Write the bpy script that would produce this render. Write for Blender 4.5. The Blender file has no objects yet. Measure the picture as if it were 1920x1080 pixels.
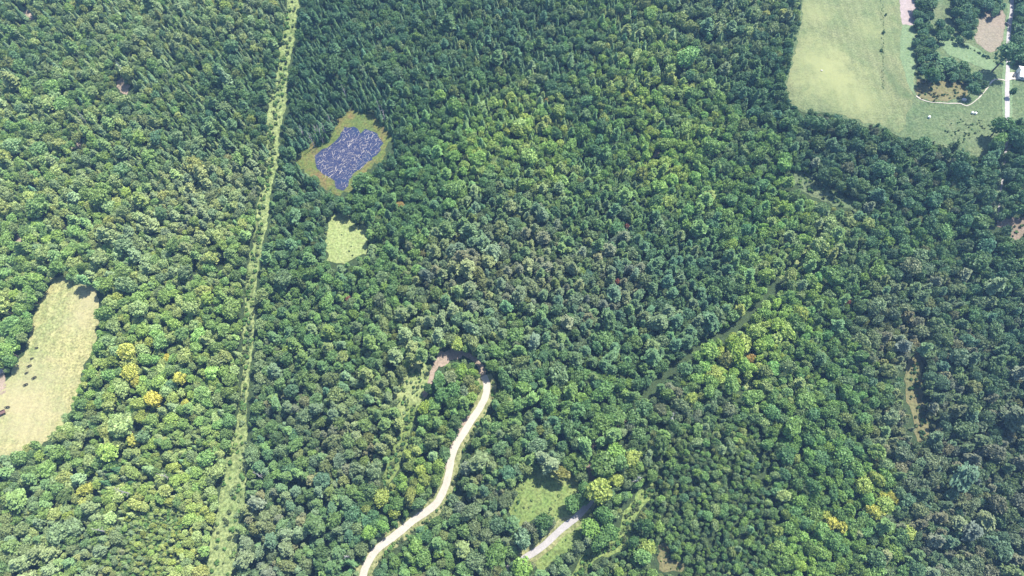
import bpy, bmesh, math, random
import numpy as np
from mathutils import Vector
from mathutils.geometry import delaunay_2d_cdt

# ------------------------------------------------------------------ camera
S = bpy.context.scene
C = S.collection
H = 350.0                      # metres above the ground
PITCH = math.radians(64.5)     # below the horizon
FPX = 1280.0                   # focal length in photograph pixels (24 mm on 36 mm)
cd = bpy.data.cameras.new('camera'); cam = bpy.data.objects.new('camera', cd); C.objects.link(cam)
cd.lens = 24; cd.sensor_width = 36; cd.clip_start = 1; cd.clip_end = 9000
cam.location = (0, 0, H); cam.rotation_euler = (math.pi / 2 - PITCH, 0, 0)
S.camera = cam
# ------------------------------------------------------------------ light
SUN_EL = math.radians(60)
SH = Vector((-0.66, -0.75, 0)).normalized()            # where shadows fall
to_sun = Vector((-SH.x * math.cos(SUN_EL), -SH.y * math.cos(SUN_EL), math.sin(SUN_EL)))
sl = bpy.data.lights.new('sun', 'SUN'); sun = bpy.data.objects.new('sun', sl); C.objects.link(sun)
sl.energy = 5.0; sl.angle = math.radians(0.5); sl.color = (1.0, 0.95, 0.84)
sun.rotation_euler = to_sun.to_track_quat('Z', 'Y').to_euler()
W = bpy.data.worlds.new('World'); S.world = W; W.use_nodes = True
wn = W.node_tree; wn.nodes.clear()
sky = wn.nodes.new('ShaderNodeTexSky'); sky.sky_type = 'NISHITA'; sky.sun_disc = False
sky.sun_elevation = SUN_EL; sky.sun_rotation = math.atan2(to_sun.x, to_sun.y)
bg = wn.nodes.new('ShaderNodeBackground'); bg.inputs[1].default_value = 0.13
wo = wn.nodes.new('ShaderNodeOutputWorld')
wn.links.new(sky.outputs[0], bg.inputs[0]); wn.links.new(bg.outputs[0], wo.inputs[0])
S.view_settings.view_transform = 'Standard'; S.view_settings.look = 'None'
S.view_settings.exposure = 1.05; S.view_settings.gamma = 1.0
S.cycles.max_bounces = 6; S.cycles.diffuse_bounces = 3; S.cycles.transmission_bounces = 2
S.cycles.volume_bounces = 0; S.cycles.caustics_reflective = False; S.cycles.caustics_refractive = False
HAZE = 0.00014

rng = np.random.default_rng(7); random.seed(7)

# ------------------------------------------------------------------ geometry of the land
cp, sp_ = math.cos(PITCH), math.sin(PITCH)
def terrain_raw(x, y):
    return (4.0 * np.sin(x / 95.0 + 0.8) * np.cos(y / 80.0 - 0.4) + 3.0 * np.sin(x / 61.0 + y / 73.0)
            + 1.6 * np.sin(x / 33.0 - y / 29.0 + 1.3))
def ray(px, py):
    u = (px - 960.0) / FPX; v = (py - 540.0) / FPX
    return np.array([u, cp - v * sp_, -sp_ - v * cp])
def flatpt(px, py, z=0.0):
    d = ray(px, py); t = (H - z) / -d[2]
    return np.array([d[0] * t, d[1] * t])
PONDC = flatpt(650, 290); PONDZ = -3.0
def terrain(x, y):
    z = terrain_raw(np.asarray(x, float), np.asarray(y, float))
    r = np.hypot(x - PONDC[0], y - PONDC[1])
    k = np.clip((r - 36.0) / 40.0, 0, 1); k = k * k * (3 - 2 * k)
    far = np.clip((np.hypot(x, np.asarray(y) - 200) - 700) / 600.0, 0, 1)
    return (z * k + PONDZ * (1 - k)) * (1 - far)
def ground(px, py, h=0.0):
    """the point of the land (or h metres above it) seen at a photograph pixel"""
    d = ray(px, py); z = 0.0
    for _ in range(14):
        t = (H - z) / -d[2]; x, y = d[0] * t, d[1] * t
        z = float(terrain(x, y)) + h
    return np.array([x, y])
def proj(x, y, z):
    x = np.asarray(x, float); y = np.asarray(y, float); z = np.asarray(z, float) - H
    dep = y * cp - z * sp_
    return 960 + FPX * x / dep, 540 - FPX * (y * sp_ + z * cp) / dep, dep

def inside(poly, x, y):
    x = np.asarray(x, float); y = np.asarray(y, float)
    r = np.zeros(x.shape, bool); n = len(poly); j = n - 1
    for i in range(n):
        xi, yi = poly[i]; xj, yj = poly[j]
        if yi != yj:
            c = ((yi > y) != (yj > y)) & (x < (xj - xi) * (y - yi) / (yj - yi) + xi)
            r ^= c
        j = i
    return r
def seg_dist(line, x, y):
    """distance to a polyline and interpolated third coordinate (width)"""
    best = np.full(np.shape(x), 1e9); w = np.zeros(np.shape(x))
    for a, b in zip(line[:-1], line[1:]):
        ax, ay, bx, by = a[0], a[1], b[0], b[1]
        L2 = (bx - ax) ** 2 + (by - ay) ** 2
        t = np.clip(((x - ax) * (bx - ax) + (y - ay) * (by - ay)) / L2, 0, 1)
        d = np.hypot(x - ax - t * (bx - ax), y - ay - t * (by - ay))
        ww = a[2] + t * (b[2] - a[2]) if len(a) > 2 else 0
        m = d < best; w = np.where(m, ww, w); best = np.where(m, d, best)
    return best, w

# ------------------------------------------------------------------ outlines read off the photograph (1920 x 1080 px)
PASTURE = [(100,527),(118,522),(150,533),(178,548),(181,570),(178,600),(170,640),(160,670),(148,690),(146,712),(138,738),(120,780),(100,815),(60,832),(30,848),(0,856),(-90,876),(-90,790),(-20,782),(0,762),(10,737),(22,712),(35,690),(50,665),(58,640),(66,615),(75,590),(85,560),(97,545)]
FARM = [(1508,-130),(1508,0),(1505,40),(1495,90),(1485,130),(1475,165),(1485,190),(1505,202),(1560,208),(1600,218),(1620,228),(1655,232),(1672,243),(1700,250),(1740,258),(1790,275),(1830,290),(1855,290),(1865,265),(1866,240),(1880,218),(1905,220),(1990,216),(2040,160),(2040,-130)]
HAY = [(1506,-130),(1506,0),(1503,40),(1493,90),(1483,130),(1473,165),(1483,192),(1505,204),(1560,210),(1600,220),(1620,230),(1655,234),(1672,245),(1690,250),(1698,215),(1712,182),(1718,120),(1722,60),(1721,30),(1722,0),(1724,-130)]
PINKSTRIP = [(1688,-130),(1716,-130),(1717,0),(1717,30),(1715,46),(1706,48),(1692,46),(1688,30),(1687,0)]
GREENSTRIP = [(1692,46),(1716,46),(1717,100),(1714,150),(1712,180),(1704,160),(1688,110),(1688,70)]
BROWNFIELD = [(1848,8),(1862,14),(1882,20),(1886,40),(1882,75),(1872,96),(1855,98),(1838,88),(1826,70),(1832,50),(1842,30)]
SMALLMEADOW = [(1752,54),(1770,62),(1800,76),(1830,90),(1858,108),(1868,122),(1866,134),(1845,130),(1812,116),(1785,106),(1766,92),(1756,72)]
SCRUBMEADOW = [(1722,150),(1760,150),(1800,152),(1818,160),(1815,178),(1790,188),(1755,192),(1728,186),(1718,176)]
MARSH = [(654,203),(636,225),(629,237),(627,250),(618,263),(602,271),(584,267),(574,281),(560,296),(563,313),(578,323),(594,328),(600,341),(614,352),(628,360),(645,362),(658,350),(670,338),(693,314),(708,302),(722,286),(731,268),(735,252),(722,240),(710,230),(706,218),(686,211),(670,209)]
WATER = [(645,238),(670,240),(676,250),(686,244),(700,246),(711,257),(718,270),(711,284),(696,299),(683,312),(664,325),(655,337),(652,349),(642,356),(630,353),(626,337),(611,330),(600,320),(590,304),(589,292),(607,281),(623,272),(631,262),(640,250)]
SQUARE = [(620,407),(635,402),(652,403),(661,413),(667,430),(678,424),(690,424),(687,443),(686,475),(664,482),(647,490),(620,492),(609,460),(616,428)]
SOUTHGLADE = [(986,884),(998,877),(1024,888),(1048,893),(1078,891),(1086,914),(1064,938),(1060,958),(1080,962),(1092,972),(1082,1014),(1060,1036),(1042,1044),(1018,1072),(1002,1052),(1030,1000),(1048,986),(1030,974),(1004,968),(974,985),(957,952),(970,926),(982,902)]
BOTTOMCLEAR = [(1249,1018),(1257,1047),(1282,1053),(1280,1070),(1239,1072),(1229,1049),(1236,1026)]
NORTHGLADE = [(765,690),(790,680),(802,700),(802,728),(792,750),(772,762),(757,780),(745,745),(752,712)]
EASTCLEAR = [(1488,316),(1512,328),(1532,343),(1556,360),(1590,370),(1614,384),(1606,394),(1580,386),(1540,372),(1508,358),(1490,340)]
RIGHTCLEAR = [(1722,660),(1733,675),(1726,700),(1724,730),(1736,790),(1740,822),(1726,826),(1714,790),(1704,740),(1699,702),(1710,675)]
EDGECLEAR = [(1868,414),(1900,407),(1960,405),(1960,440),(1918,446),(1908,455),(1893,456),(1897,432),(1872,426)]
SOILS = [[(216,154),(231,147),(246,160),(240,178),(226,174)], [(34,20),(70,20),(64,36),(38,37)], [(128,260),(148,264),(151,276),(136,279)],
         [(26,440),(46,446),(42,466),(28,462)], [(-60,698),(6,700),(13,716),(8,738),(-60,746)], [(1226,284),(1240,284),(1238,296),(1226,296)], [(822,660),(850,654),(872,658),(868,672),(842,676),(828,688),(814,684)]]
SHRUBLAND = [(150,1100),(188,1050),(222,985),(262,950),(318,935),(345,960),(338,1000),(315,1030),(300,1100)]
ROAD = [(676,1110),(681,1080),(688,1059),(706,1031),(734,1009),(751,996),(775,976),(804,956),(822,939),(836,909),(843,880),(846,860),(855,835),(869,813),(885,787),(899,766),(910,744),(913,721),(907,705)]
LOOP = [(907,705),(902,688),(884,669),(855,661),(832,667),(818,683),(806,715),(796,745)]
LANE = [(930,1085),(955,1066),(983,1047),(1018,1024),(1054,991),(1084,967),(1107,941),(1113,928),(1110,900),(1105,865),(1106,845),(1122,820),(1150,803),(1175,780)]
PATH_E = [(1224,906,15),(1217,920,22),(1196,944,22),(1178,973,22),(1167,1015,24),(1143,1028,22),(1107,1043,22),(1078,1085,22)]
TRAIL_NE = [(1545,425,7),(1525,455,11),(1495,490,10),(1462,522,8)]
TRAIL_M = [(1428,690,8),(1412,712,12),(1400,732,12)]
DIAG = [(1175,780,6),(1192,755,5),(1215,732,11),(1236,712,5),(1262,690,9),(1285,670,5),(1310,650,8),(1352,625,5),(1388,606,7),(1420,575,4),(1440,552,5),(1465,520,9)]
EDGE = [(1422,745,3),(1432,800,5),(1434,860,4),(1440,900,3),(1466,960,3),(1478,1040,3)]
TRACK_S = [(772,760,14),(762,805,16),(745,850,17),(730,892,15),(716,920,8)]
CUT = [(549,-130,16),(548,0,16),(541,60,17),(534,100,15),(530,130,12),(522,185,20),(513,225,20),(510,270,16),(508,320,14),(499,352,9),(493,385,12),(488,430,12),(478,480,12),(470,540,13),(465,610,13),(463,660,14),(460,700,8),(458,740,6),(452,795,14),(446,835,28),(440,900,38),(430,960,42),(420,1010,44),(405,1130,40)]
COUNTY = [(1899,-130,7),(1897,0,6.5),(1893,45,6.5),(1890,75,6.5),(1890,110,6.5),(1888,160,7.5),(1888,215,8),(1884,300,4),(1876,360,3),(1870,410,3)]
FARMTRACK = [(1717,180,2.4),(1727,187,3),(1745,192,1.6),(1775,194,1.6),(1802,195,2.6),(1812,199,1.8),(1828,190,1.6),(1846,172,2),(1860,152,2.4),(1872,149,2.4),(1886,152,2.4)]
# places inside the farm where trees do stand (outline of the crowns)
GROVES = [[(1722,-130),(1768,-130),(1762,10),(1756,30),(1754,52),(1766,72),(1764,90),(1780,102),(1812,112),(1836,124),(1854,136),(1862,148),(1850,158),(1836,148),(1800,142),(1772,134),(1757,152),(1740,136),(1724,112),(1719,80),(1722,40)],
          [(1790,-130),(1848,-130),(1846,10),(1840,36),(1826,54),(1808,52),(1796,34),(1790,10)], [(1846,-130),(1896,-130),(1893,2),(1880,18),(1862,10),(1846,4)],
          [(1903,-130),(2040,-130),(2040,118),(1925,116),(1912,104),(1904,80),(1903,40)], [(1800,60),(1812,66),(1806,76),(1796,70)],
          [(1758,40),(1776,30),(1792,46),(1798,66),(1784,64),(1768,60)]]
OPEN_POLYS = [PASTURE, FARM, MARSH, SQUARE, SOUTHGLADE, BOTTOMCLEAR, NORTHGLADE, EASTCLEAR, RIGHTCLEAR, EDGECLEAR] + SOILS
OPEN_LINES = [([(p[0] + 6, p[1] - 4, 25) for p in ROAD], .95), ([p + (9,) for p in LOOP], .7), ([p + (18,) for p in LANE[2:7]], .9), ([p + (4,) for p in LANE[6:]], .6),
              (PATH_E, .9), (TRAIL_NE, .7), (TRAIL_M, .7), ([(a, b, c + 5) for a, b, c in TRACK_S], .9), ([(a + 1, b, c + (9 if 370 < b < 760 else 0 if 320 < b < 370 else 3)) for a, b, c in CUT], .8), ([(a, b, c + 3) for a, b, c in DIAG], .85), (EDGE, .55), ([(a, b, c + 3) for a, b, c in COUNTY], .9)]

# ------------------------------------------------------------------ materials
def newmat(name):
    m = bpy.data.materials.new(name); m.use_nodes = True
    nt = m.node_tree; nt.nodes.clear()
    out = nt.nodes.new('ShaderNodeOutputMaterial')
    return m, nt, out
def N(nt, t, **kw):
    n = nt.nodes.new(t)
    for k, v in kw.items():
        if k.startswith('i_'): n.inputs[int(k[2:]) if k[2:].isdigit() else k[2:]].default_value = v
        else: setattr(n, k, v)
    return n
def mixc(nt, f, a, b, mode='MIX'):
    m = nt.nodes.new('ShaderNodeMix'); m.data_type = 'RGBA'; m.blend_type = mode
    for s, v in ((m.inputs[0], f), (m.inputs[6], a), (m.inputs[7], b)):
        if hasattr(v, 'is_output') or hasattr(v, 'node'): nt.links.new(v, s)
        elif isinstance(v, (int, float)): s.default_value = v
        else: s.default_value = (*v, 1) if len(v) == 3 else v
    return m.outputs[2]
def noise(nt, scale, detail=4, rough=.6, vec=None, dist=0.0):
    n = N(nt, 'ShaderNodeTexNoise'); n.inputs['Scale'].default_value = scale; n.inputs['Detail'].default_value = detail
    n.inputs['Roughness'].default_value = rough; n.inputs['Distortion'].default_value = dist
    if vec is not None: nt.links.new(vec, n.inputs['Vector'])
    return n.outputs[0]
def ramp(nt, fac, stops):
    r = N(nt, 'ShaderNodeValToRGB'); nt.links.new(fac, r.inputs[0])
    e = r.color_ramp.elements
    while len(e) > 1: e.remove(e[-1])
    e[0].position = stops[0][0]; e[0].color = (*stops[0][1], 1)
    for p, c in stops[1:]:
        q = e.new(p); q.color = (*c, 1)
    return r.outputs[0]
def gpos(nt): return N(nt, 'ShaderNodeNewGeometry').outputs['Position']
def surf(name, big, small, fine=None, rough=.95, bump=0.0, bscale=1.0, sbig=.03, ssmall=.35, mixk=.5, rows=None):
    """earth, grass, gravel: two colour ramps of world-space noise at different sizes plus a fine speckle"""
    m, nt, out = newmat(name); pos = gpos(nt)
    c = mixc(nt, mixk, ramp(nt, noise(nt, sbig, 5, .6, pos, .6), big), ramp(nt, noise(nt, ssmall, 5, .65, pos), small))
    if fine: c = mixc(nt, 1.0, c, ramp(nt, noise(nt, fine[0], 3, .7, pos), [(.36, (fine[1],) * 3), (.62, (fine[2],) * 3)]), 'MULTIPLY')
    if rows:
        wv = N(nt, 'ShaderNodeTexWave'); wv.bands_direction = rows[0]; wv.inputs['Scale'].default_value = rows[1]; wv.inputs['Distortion'].default_value = 2.5; wv.inputs['Detail'].default_value = 3; wv.inputs['Detail Scale'].default_value = .3
        nt.links.new(pos, wv.inputs['Vector']); c = mixc(nt, 1.0, c, ramp(nt, wv.outputs[0], [(.1, (1 - rows[2],) * 3), (.8, (1 + rows[2] * .5,) * 3)]), 'MULTIPLY')
    b = N(nt, 'ShaderNodeBsdfPrincipled'); nt.links.new(c, b.inputs['Base Color']); b.inputs['Roughness'].default_value = rough
    b.inputs['Specular IOR Level'].default_value = .15
    if bump:
        bp = N(nt, 'ShaderNodeBump'); bp.inputs['Strength'].default_value = 1; bp.inputs['Distance'].default_value = bump
        nt.links.new(noise(nt, bscale, 4, .7, pos), bp.inputs['Height']); nt.links.new(bp.outputs[0], b.inputs['Normal'])
    nt.links.new(b.outputs[0], out.inputs[0])
    return m
M = {}
M['floor'] = surf('forest floor', [(.3,(.03,.055,.025)),(.7,(.045,.075,.03))], [(.3,(.025,.045,.02)),(.7,(.06,.08,.035))], (1.2,.6,1.2), bump=.5, bscale=.6)
M['pasture'] = surf('dry pasture grass', [(.30,(.13,.19,.07)),(.42,(.17,.215,.085)),(.52,(.27,.26,.115)),(.65,(.31,.275,.13)),(.75,(.20,.23,.095))], [(.3,(.15,.175,.07)),(.5,(.26,.25,.115)),(.7,(.35,.31,.16))], (.9,.6,1.3), bump=.15, bscale=1.2, sbig=.03, ssmall=.25, rows=('X', .06, .08))
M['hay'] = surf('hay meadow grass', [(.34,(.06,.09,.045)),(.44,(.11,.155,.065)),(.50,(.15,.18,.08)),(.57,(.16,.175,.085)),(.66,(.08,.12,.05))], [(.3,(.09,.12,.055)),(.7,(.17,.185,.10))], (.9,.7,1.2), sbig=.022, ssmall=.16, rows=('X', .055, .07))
M['meadow'] = surf('rough meadow grass', [(.3,(.06,.10,.05)),(.5,(.09,.135,.06)),(.7,(.13,.15,.08))], [(.3,(.05,.09,.04)),(.7,(.14,.16,.085))], (.8,.65,1.25), bump=.3, bscale=.8, ssmall=.2)
M['greenmeadow'] = surf('green meadow grass', [(.3,(.10,.17,.08)),(.7,(.16,.22,.11))], [(.3,(.09,.14,.07)),(.7,(.18,.22,.13))], (.8,.75,1.15))
M['scrub'] = surf('brown scrub grass', [(.3,(.09,.12,.05)),(.5,(.15,.13,.065)),(.7,(.12,.15,.06))], [(.3,(.08,.10,.04)),(.7,(.18,.15,.08))], (.8,.7,1.2))
M['pink'] = surf('tilled pale soil', [(.3,(.26,.215,.21)),(.7,(.30,.25,.25))], [(.3,(.24,.20,.19)),(.7,(.33,.28,.28))], (.9,.85,1.1))
M['brown'] = surf('brown cut field', [(.3,(.21,.17,.14)),(.7,(.18,.175,.12))], [(.3,(.17,.15,.11)),(.7,(.26,.21,.17))], (.9,.75,1.15))
M['glade'] = surf('lush clearing grass', [(.3,(.09,.155,.04)),(.5,(.14,.20,.055)),(.7,(.20,.22,.08))], [(.3,(.08,.14,.04)),(.7,(.21,.23,.09))], (.8,.6,1.3), bump=.4, bscale=.6, sbig=.05, ssmall=.22)
M['square'] = surf('pale clearing grass', [(.3,(.17,.24,.08)),(.7,(.24,.28,.11))], [(.3,(.15,.21,.07)),(.7,(.28,.29,.14))], (.8,.6,1.2), bump=.3, bscale=.6)
M['cut'] = surf('cut strip grass', [(.3,(.12,.18,.055)),(.6,(.19,.235,.09))], [(.3,(.09,.15,.05)),(.7,(.24,.26,.12))], (.7,.55,1.3), bump=.4, bscale=.5)
M['marsh'] = surf('marsh grass', [(.36,(.06,.11,.03)),(.50,(.11,.135,.03)),(.58,(.15,.10,.045)),(.66,(.08,.11,.035))], [(.3,(.05,.09,.03)),(.5,(.11,.13,.04)),(.68,(.17,.10,.055))], (.7,.6,1.25), bump=.25, bscale=.7, sbig=.045, ssmall=.15)
M['verge'] = surf('road verge', [(.3,(.12,.17,.055)),(.6,(.20,.22,.09))], [(.3,(.13,.15,.06)),(.6,(.26,.24,.13)),(.75,(.38,.31,.24))], (.7,.6,1.25), bump=.3, bscale=.6)
M['gravel'] = surf('pale road gravel', [(.3,(.36,.33,.285)),(.7,(.43,.395,.35))], [(.3,(.32,.295,.255)),(.7,(.46,.42,.37))], (2.5,.85,1.1), bump=.05, bscale=4)
M['asphalt'] = surf('worn grey lane', [(.3,(.29,.275,.275)),(.7,(.35,.33,.33))], [(.3,(.26,.245,.245)),(.7,(.38,.36,.36))], (2.0,.85,1.1))
M['dirt'] = surf('bare sandy soil', [(.3,(.22,.175,.13)),(.7,(.32,.25,.20))], [(.25,(.11,.12,.06)),(.5,(.27,.21,.165)),(.7,(.38,.30,.25))], (1.2,.75,1.15), bump=.2, bscale=1)
M['duskydirt'] = surf('damp track soil', [(.3,(.16,.12,.09)),(.7,(.24,.18,.14))], [(.25,(.10,.10,.06)),(.7,(.26,.20,.16))], (1.2,.7,1.15))

def sunlit_or_dry_patches(m, spots, col):
    """painted sunlight on the hay meadow, dry bleached grass on the pasture, round given places, ragged by noise"""
    nt = m.node_tree; b = next(n for n in nt.nodes if n.type == 'BSDF_PRINCIPLED'); c = b.inputs['Base Color'].links[0].from_socket; pos = gpos(nt)
    for (px, py, r, k) in spots:
        g_ = ground(px, py); d = N(nt, 'ShaderNodeVectorMath', operation='DISTANCE'); nt.links.new(pos, d.inputs[0]); d.inputs[1].default_value = (g_[0], g_[1], float(terrain(*g_)))
        mr = N(nt, 'ShaderNodeMapRange'); mr.inputs[1].default_value = r; mr.inputs[2].default_value = 0; mr.inputs[3].default_value = 0; mr.inputs[4].default_value = 1; nt.links.new(d.outputs['Value'], mr.inputs[0])
        ad = N(nt, 'ShaderNodeMath', operation='MULTIPLY_ADD'); nt.links.new(noise(nt, .09, 9, .8, pos, .3), ad.inputs[0]); ad.inputs[1].default_value = 1.6; ad.inputs[2].default_value = -.9
        su = N(nt, 'ShaderNodeMath', operation='ADD'); nt.links.new(mr.outputs[0], su.inputs[0]); nt.links.new(ad.outputs[0], su.inputs[1])
        f = N(nt, 'ShaderNodeMapRange'); f.inputs[1].default_value = .1; f.inputs[2].default_value = .75; f.inputs[4].default_value = k; nt.links.new(su.outputs[0], f.inputs[0])
        c = mixc(nt, f.outputs[0], c, col)
    nt.links.new(c, b.inputs['Base Color'])
sunlit_or_dry_patches(M['hay'], [(1535,118,36,.7),(1572,160,34,.6),(1620,190,24,.4),(1525,25,22,.4),(1630,55,18,.35)], (.255,.27,.125))  # sunlight between clouds, painted as paler patches into the hay colour
sunlit_or_dry_patches(M['pasture'], [(40,745,34,.6),(60,810,30,.5),(170,560,18,.6),(150,600,16,.4)], (.33,.29,.17))
def foliage(name, trans=.25, var=.5):
    m, nt, out = newmat(name)
    a = N(nt, 'ShaderNodeAttribute'); a.attribute_type = 'INSTANCER'; a.attribute_name = 'tint'
    tc = N(nt, 'ShaderNodeTexCoord').outputs['Object']
    n1 = ramp(nt, noise(nt, .55, 3, .7, tc), [(.33, (1 - var * .8,) * 3), (.67, (1 + var * .9,) * 3)])
    c = mixc(nt, 1.0, a.outputs['Color'], n1, 'MULTIPLY')
    d = N(nt, 'ShaderNodeBsdfDiffuse'); t = N(nt, 'ShaderNodeBsdfTranslucent')
    nt.links.new(c, d.inputs[0]); nt.links.new(mixc(nt, .5, c, (.5, .9, .2), 'MULTIPLY'), t.inputs[0])
    ms = N(nt, 'ShaderNodeMixShader'); ms.inputs[0].default_value = trans
    nt.links.new(d.outputs[0], ms.inputs[1]); nt.links.new(t.outputs[0], ms.inputs[2])
    gl = N(nt, 'ShaderNodeBsdfGlossy'); gl.inputs['Roughness'].default_value = .55; gl.inputs['Color'].default_value = (.9, .95, 1, 1)
    m2 = N(nt, 'ShaderNodeMixShader'); m2.inputs[0].default_value = .018; nt.links.new(ms.outputs[0], m2.inputs[1]); nt.links.new(gl.outputs[0], m2.inputs[2])
    nt.links.new(m2.outputs[0], out.inputs[0]); return m
M['leaf'] = foliage('leaves'); M['needle'] = foliage('needles', .12, .4)
def plain(name, col, rough=.6, metal=0.0, var=.12, scale=3.0):
    m, nt, out = newmat(name); tc = N(nt, 'ShaderNodeTexCoord').outputs['Object']
    lo = tuple(v * (1 - var) for v in col); hi = tuple(min(1, v * (1 + var)) for v in col)
    b = N(nt, 'ShaderNodeBsdfPrincipled'); b.inputs['Roughness'].default_value = rough; b.inputs['Metallic'].default_value = metal
    nt.links.new(ramp(nt, noise(nt, scale, 4, .6, tc), [(.3, lo), (.7, hi)]), b.inputs['Base Color'])
    nt.links.new(b.outputs[0], out.inputs[0]); return m
M['bark'] = plain('bark', (.12, .095, .075), .9, var=.35)
M['deadwood'] = plain('bleached dead wood', (.42, .38, .36), .85, var=.2)
M['siding'] = plain('white painted siding', (.75, .74, .72), .6, var=.04)
M['whiteroof'] = plain('pale metal roof', (.78, .77, .79), .45, .0, .05)
M['greyroof'] = plain('grey shingle roof', (.30, .27, .28), .85, var=.15)
M['glass'] = plain('window glass', (.05, .06, .08), .1, var=.02)
M['darkpaint'] = plain('dark vehicle paint', (.03, .035, .05), .3, var=.05)
M['redpaint'] = plain('rusty red paint', (.14, .08, .07), .6, var=.2)
M['rubber'] = plain('tyre rubber', (.02, .02, .02), .9, var=.1)
M['cowhide'] = plain('dark cow hide', (.03, .024, .02), .8, var=.25)
M['stone'] = plain('field stone', (.42, .40, .38), .9, var=.2)
M['board'] = plain('weathered boards', (.33, .29, .26), .85, var=.2)
M['plastic'] = plain('white bale wrap', (.8, .8, .8), .4, var=.04)
# water: dark peaty water, violet-blue under the sky
m, nt, out = newmat('pond water'); pos = gpos(nt)
b = N(nt, 'ShaderNodeBsdfPrincipled'); b.inputs['Roughness'].default_value = .12; b.inputs['IOR'].default_value = 1.33
nt.links.new(mixc(nt, .5, ramp(nt, noise(nt, .05, 4, .6, pos, .5), [(.35, (.012, .038, .10)), (.5, (.022, .030, .085)), (.7, (.034, .040, .095))]),
                  ramp(nt, noise(nt, .9, 6, .8, pos), [(.35, (.012, .02, .06)), (.50, (.028, .034, .08)), (.60, (.13, .125, .13))])), b.inputs['Base Color'])
bp = N(nt, 'ShaderNodeBump'); bp.inputs['Distance'].default_value = .03
nt.links.new(noise(nt, 1.5, 3, .6, pos), bp.inputs['Height']); nt.links.new(bp.outputs[0], b.inputs['Normal'])
nt.links.new(b.outputs[0], out.inputs[0]); M['water'] = m

# ------------------------------------------------------------------ object helpers
def link(name, me, mat=None, parent=None):
    o = bpy.data.objects.new(name, me); C.objects.link(o)
    if mat is not None: me.materials.append(mat)
    if parent is not None: o.parent = parent
    return o
def tag(o, label=None, cat=None, group=None, kind=None):
    for k, v in (('label', label), ('category', cat), ('group', group), ('kind', kind)):
        if v: o[k] = v
    return o
def empty(name, loc, rz=0.0, s=1.0):
    o = bpy.data.objects.new(name, None); C.objects.link(o); o.location = loc; o.rotation_euler = (0, 0, rz)
    o.scale = (s, s, s); o.empty_display_size = .5
    return o
def tomesh(name, v, f):
    me = bpy.data.meshes.new(name); me.from_pydata([tuple(map(float, p)) for p in v], [], [tuple(int(i) for i in q) for q in f]); me.update()
    return me
_sn = 0
def sheet(name, poly_px, off, mat, step=5.0, jag=1.2, kind='structure', grow=0.0):
    """a patch of land cover draped on the terrain, with an uneven margin"""
    global _sn; _sn += 1; r = random.Random(_sn)
    if grow:
        n = len(poly_px); ar = sum(poly_px[i-1][0] * poly_px[i][1] - poly_px[i][0] * poly_px[i-1][1] for i in range(n)); sg = 1 if ar > 0 else -1; q = []
        for i in range(n):
            a, c = poly_px[i - 1], poly_px[(i + 1) % n]; t = (c[0] - a[0], c[1] - a[1]); l = math.hypot(*t) + 1e-6
            q.append((poly_px[i][0] + sg * t[1] / l * grow, poly_px[i][1] - sg * t[0] / l * grow))
        poly_px = q
    P = [ground(a, b) for a, b in poly_px]; B = []
    for a, c in zip(P, P[1:] + P[:1]):
        n = max(1, int(np.linalg.norm(c - a) / 2.5))
        for i in range(n):
            q = a + (c - a) * i / n
            B.append((q[0] + r.uniform(-jag, jag), q[1] + r.uniform(-jag, jag)))
    xs = [p[0] for p in B]; ys = [p[1] for p in B]
    gx, gy = np.meshgrid(np.arange(min(xs), max(xs), step), np.arange(min(ys), max(ys), step))
    gx = gx.ravel() + rng.uniform(-.3, .3, gx.size); gy = gy.ravel(); k = inside(B, gx, gy)
    pts = [Vector(p) for p in B] + [Vector((x, y)) for x, y in zip(gx[k], gy[k])]
    n = len(B)
    vs, _, fs, *_ = delaunay_2d_cdt(pts, [], [list(range(n))], 1, 1e-4)
    z = terrain(np.array([p.x for p in vs]), np.array([p.y for p in vs])) + off
    o = link(name, tomesh(name, [(p.x, p.y, zz) for p, zz in zip(vs, z)], [f for f in fs]), mat)
    return tag(o, kind=kind)
def smooth_line(pts, step=2.0):
    P = [np.array(p, float) for p in pts]; P = [2 * P[0] - P[1]] + P + [2 * P[-1] - P[-2]]; out = []
    for i in range(1, len(P) - 2):
        n = max(2, int(np.linalg.norm(P[i + 1][:2] - P[i][:2]) / step))
        for k in range(n):
            t = k / n
            out.append(.5 * ((2 * P[i]) + (-P[i-1] + P[i+1]) * t + (2*P[i-1] - 5*P[i] + 4*P[i+1] - P[i+2]) * t*t + (-P[i-1] + 3*P[i] - 3*P[i+1] + P[i+2]) * t**3))
    out.append(P[-2]); return out
def ribbon(name, line_px, width, off, mat, jag=.15, side=0.0, kind='structure'):
    """a road or path: width in metres, or None to take it from the third number (pixels)"""
    L = []
    for p in line_px:
        g = ground(p[0], p[1]); _, _, dep = proj(g[0], g[1], 0)
        L.append((g[0], g[1], width if width else p[2] * dep / FPX))
    L = smooth_line(L); v = []; f = []; K = 4; r = random.Random(len(L))
    for i, p in enumerate(L):
        a = L[max(i - 1, 0)]; c = L[min(i + 1, len(L) - 1)]; t = np.array([c[0] - a[0], c[1] - a[1]]); t /= max(np.linalg.norm(t), 1e-6)
        nrm = np.array([-t[1], t[0]]); w = p[2]
        for k in range(K + 1):
            q = (k / K - .5 + side) * w
            if k in (0, K): q += r.uniform(-jag, jag)
            x, y = p[0] + nrm[0] * q, p[1] + nrm[1] * q
            v.append((x, y, float(terrain(x, y)) + off))
    for i in range(len(L) - 1):
        for k in range(K):
            a = i * (K + 1) + k; f.append((a, a + K + 1, a + K + 2, a + 1))
    return tag(link(name, tomesh(name, v, f), mat), kind=kind)

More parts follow.
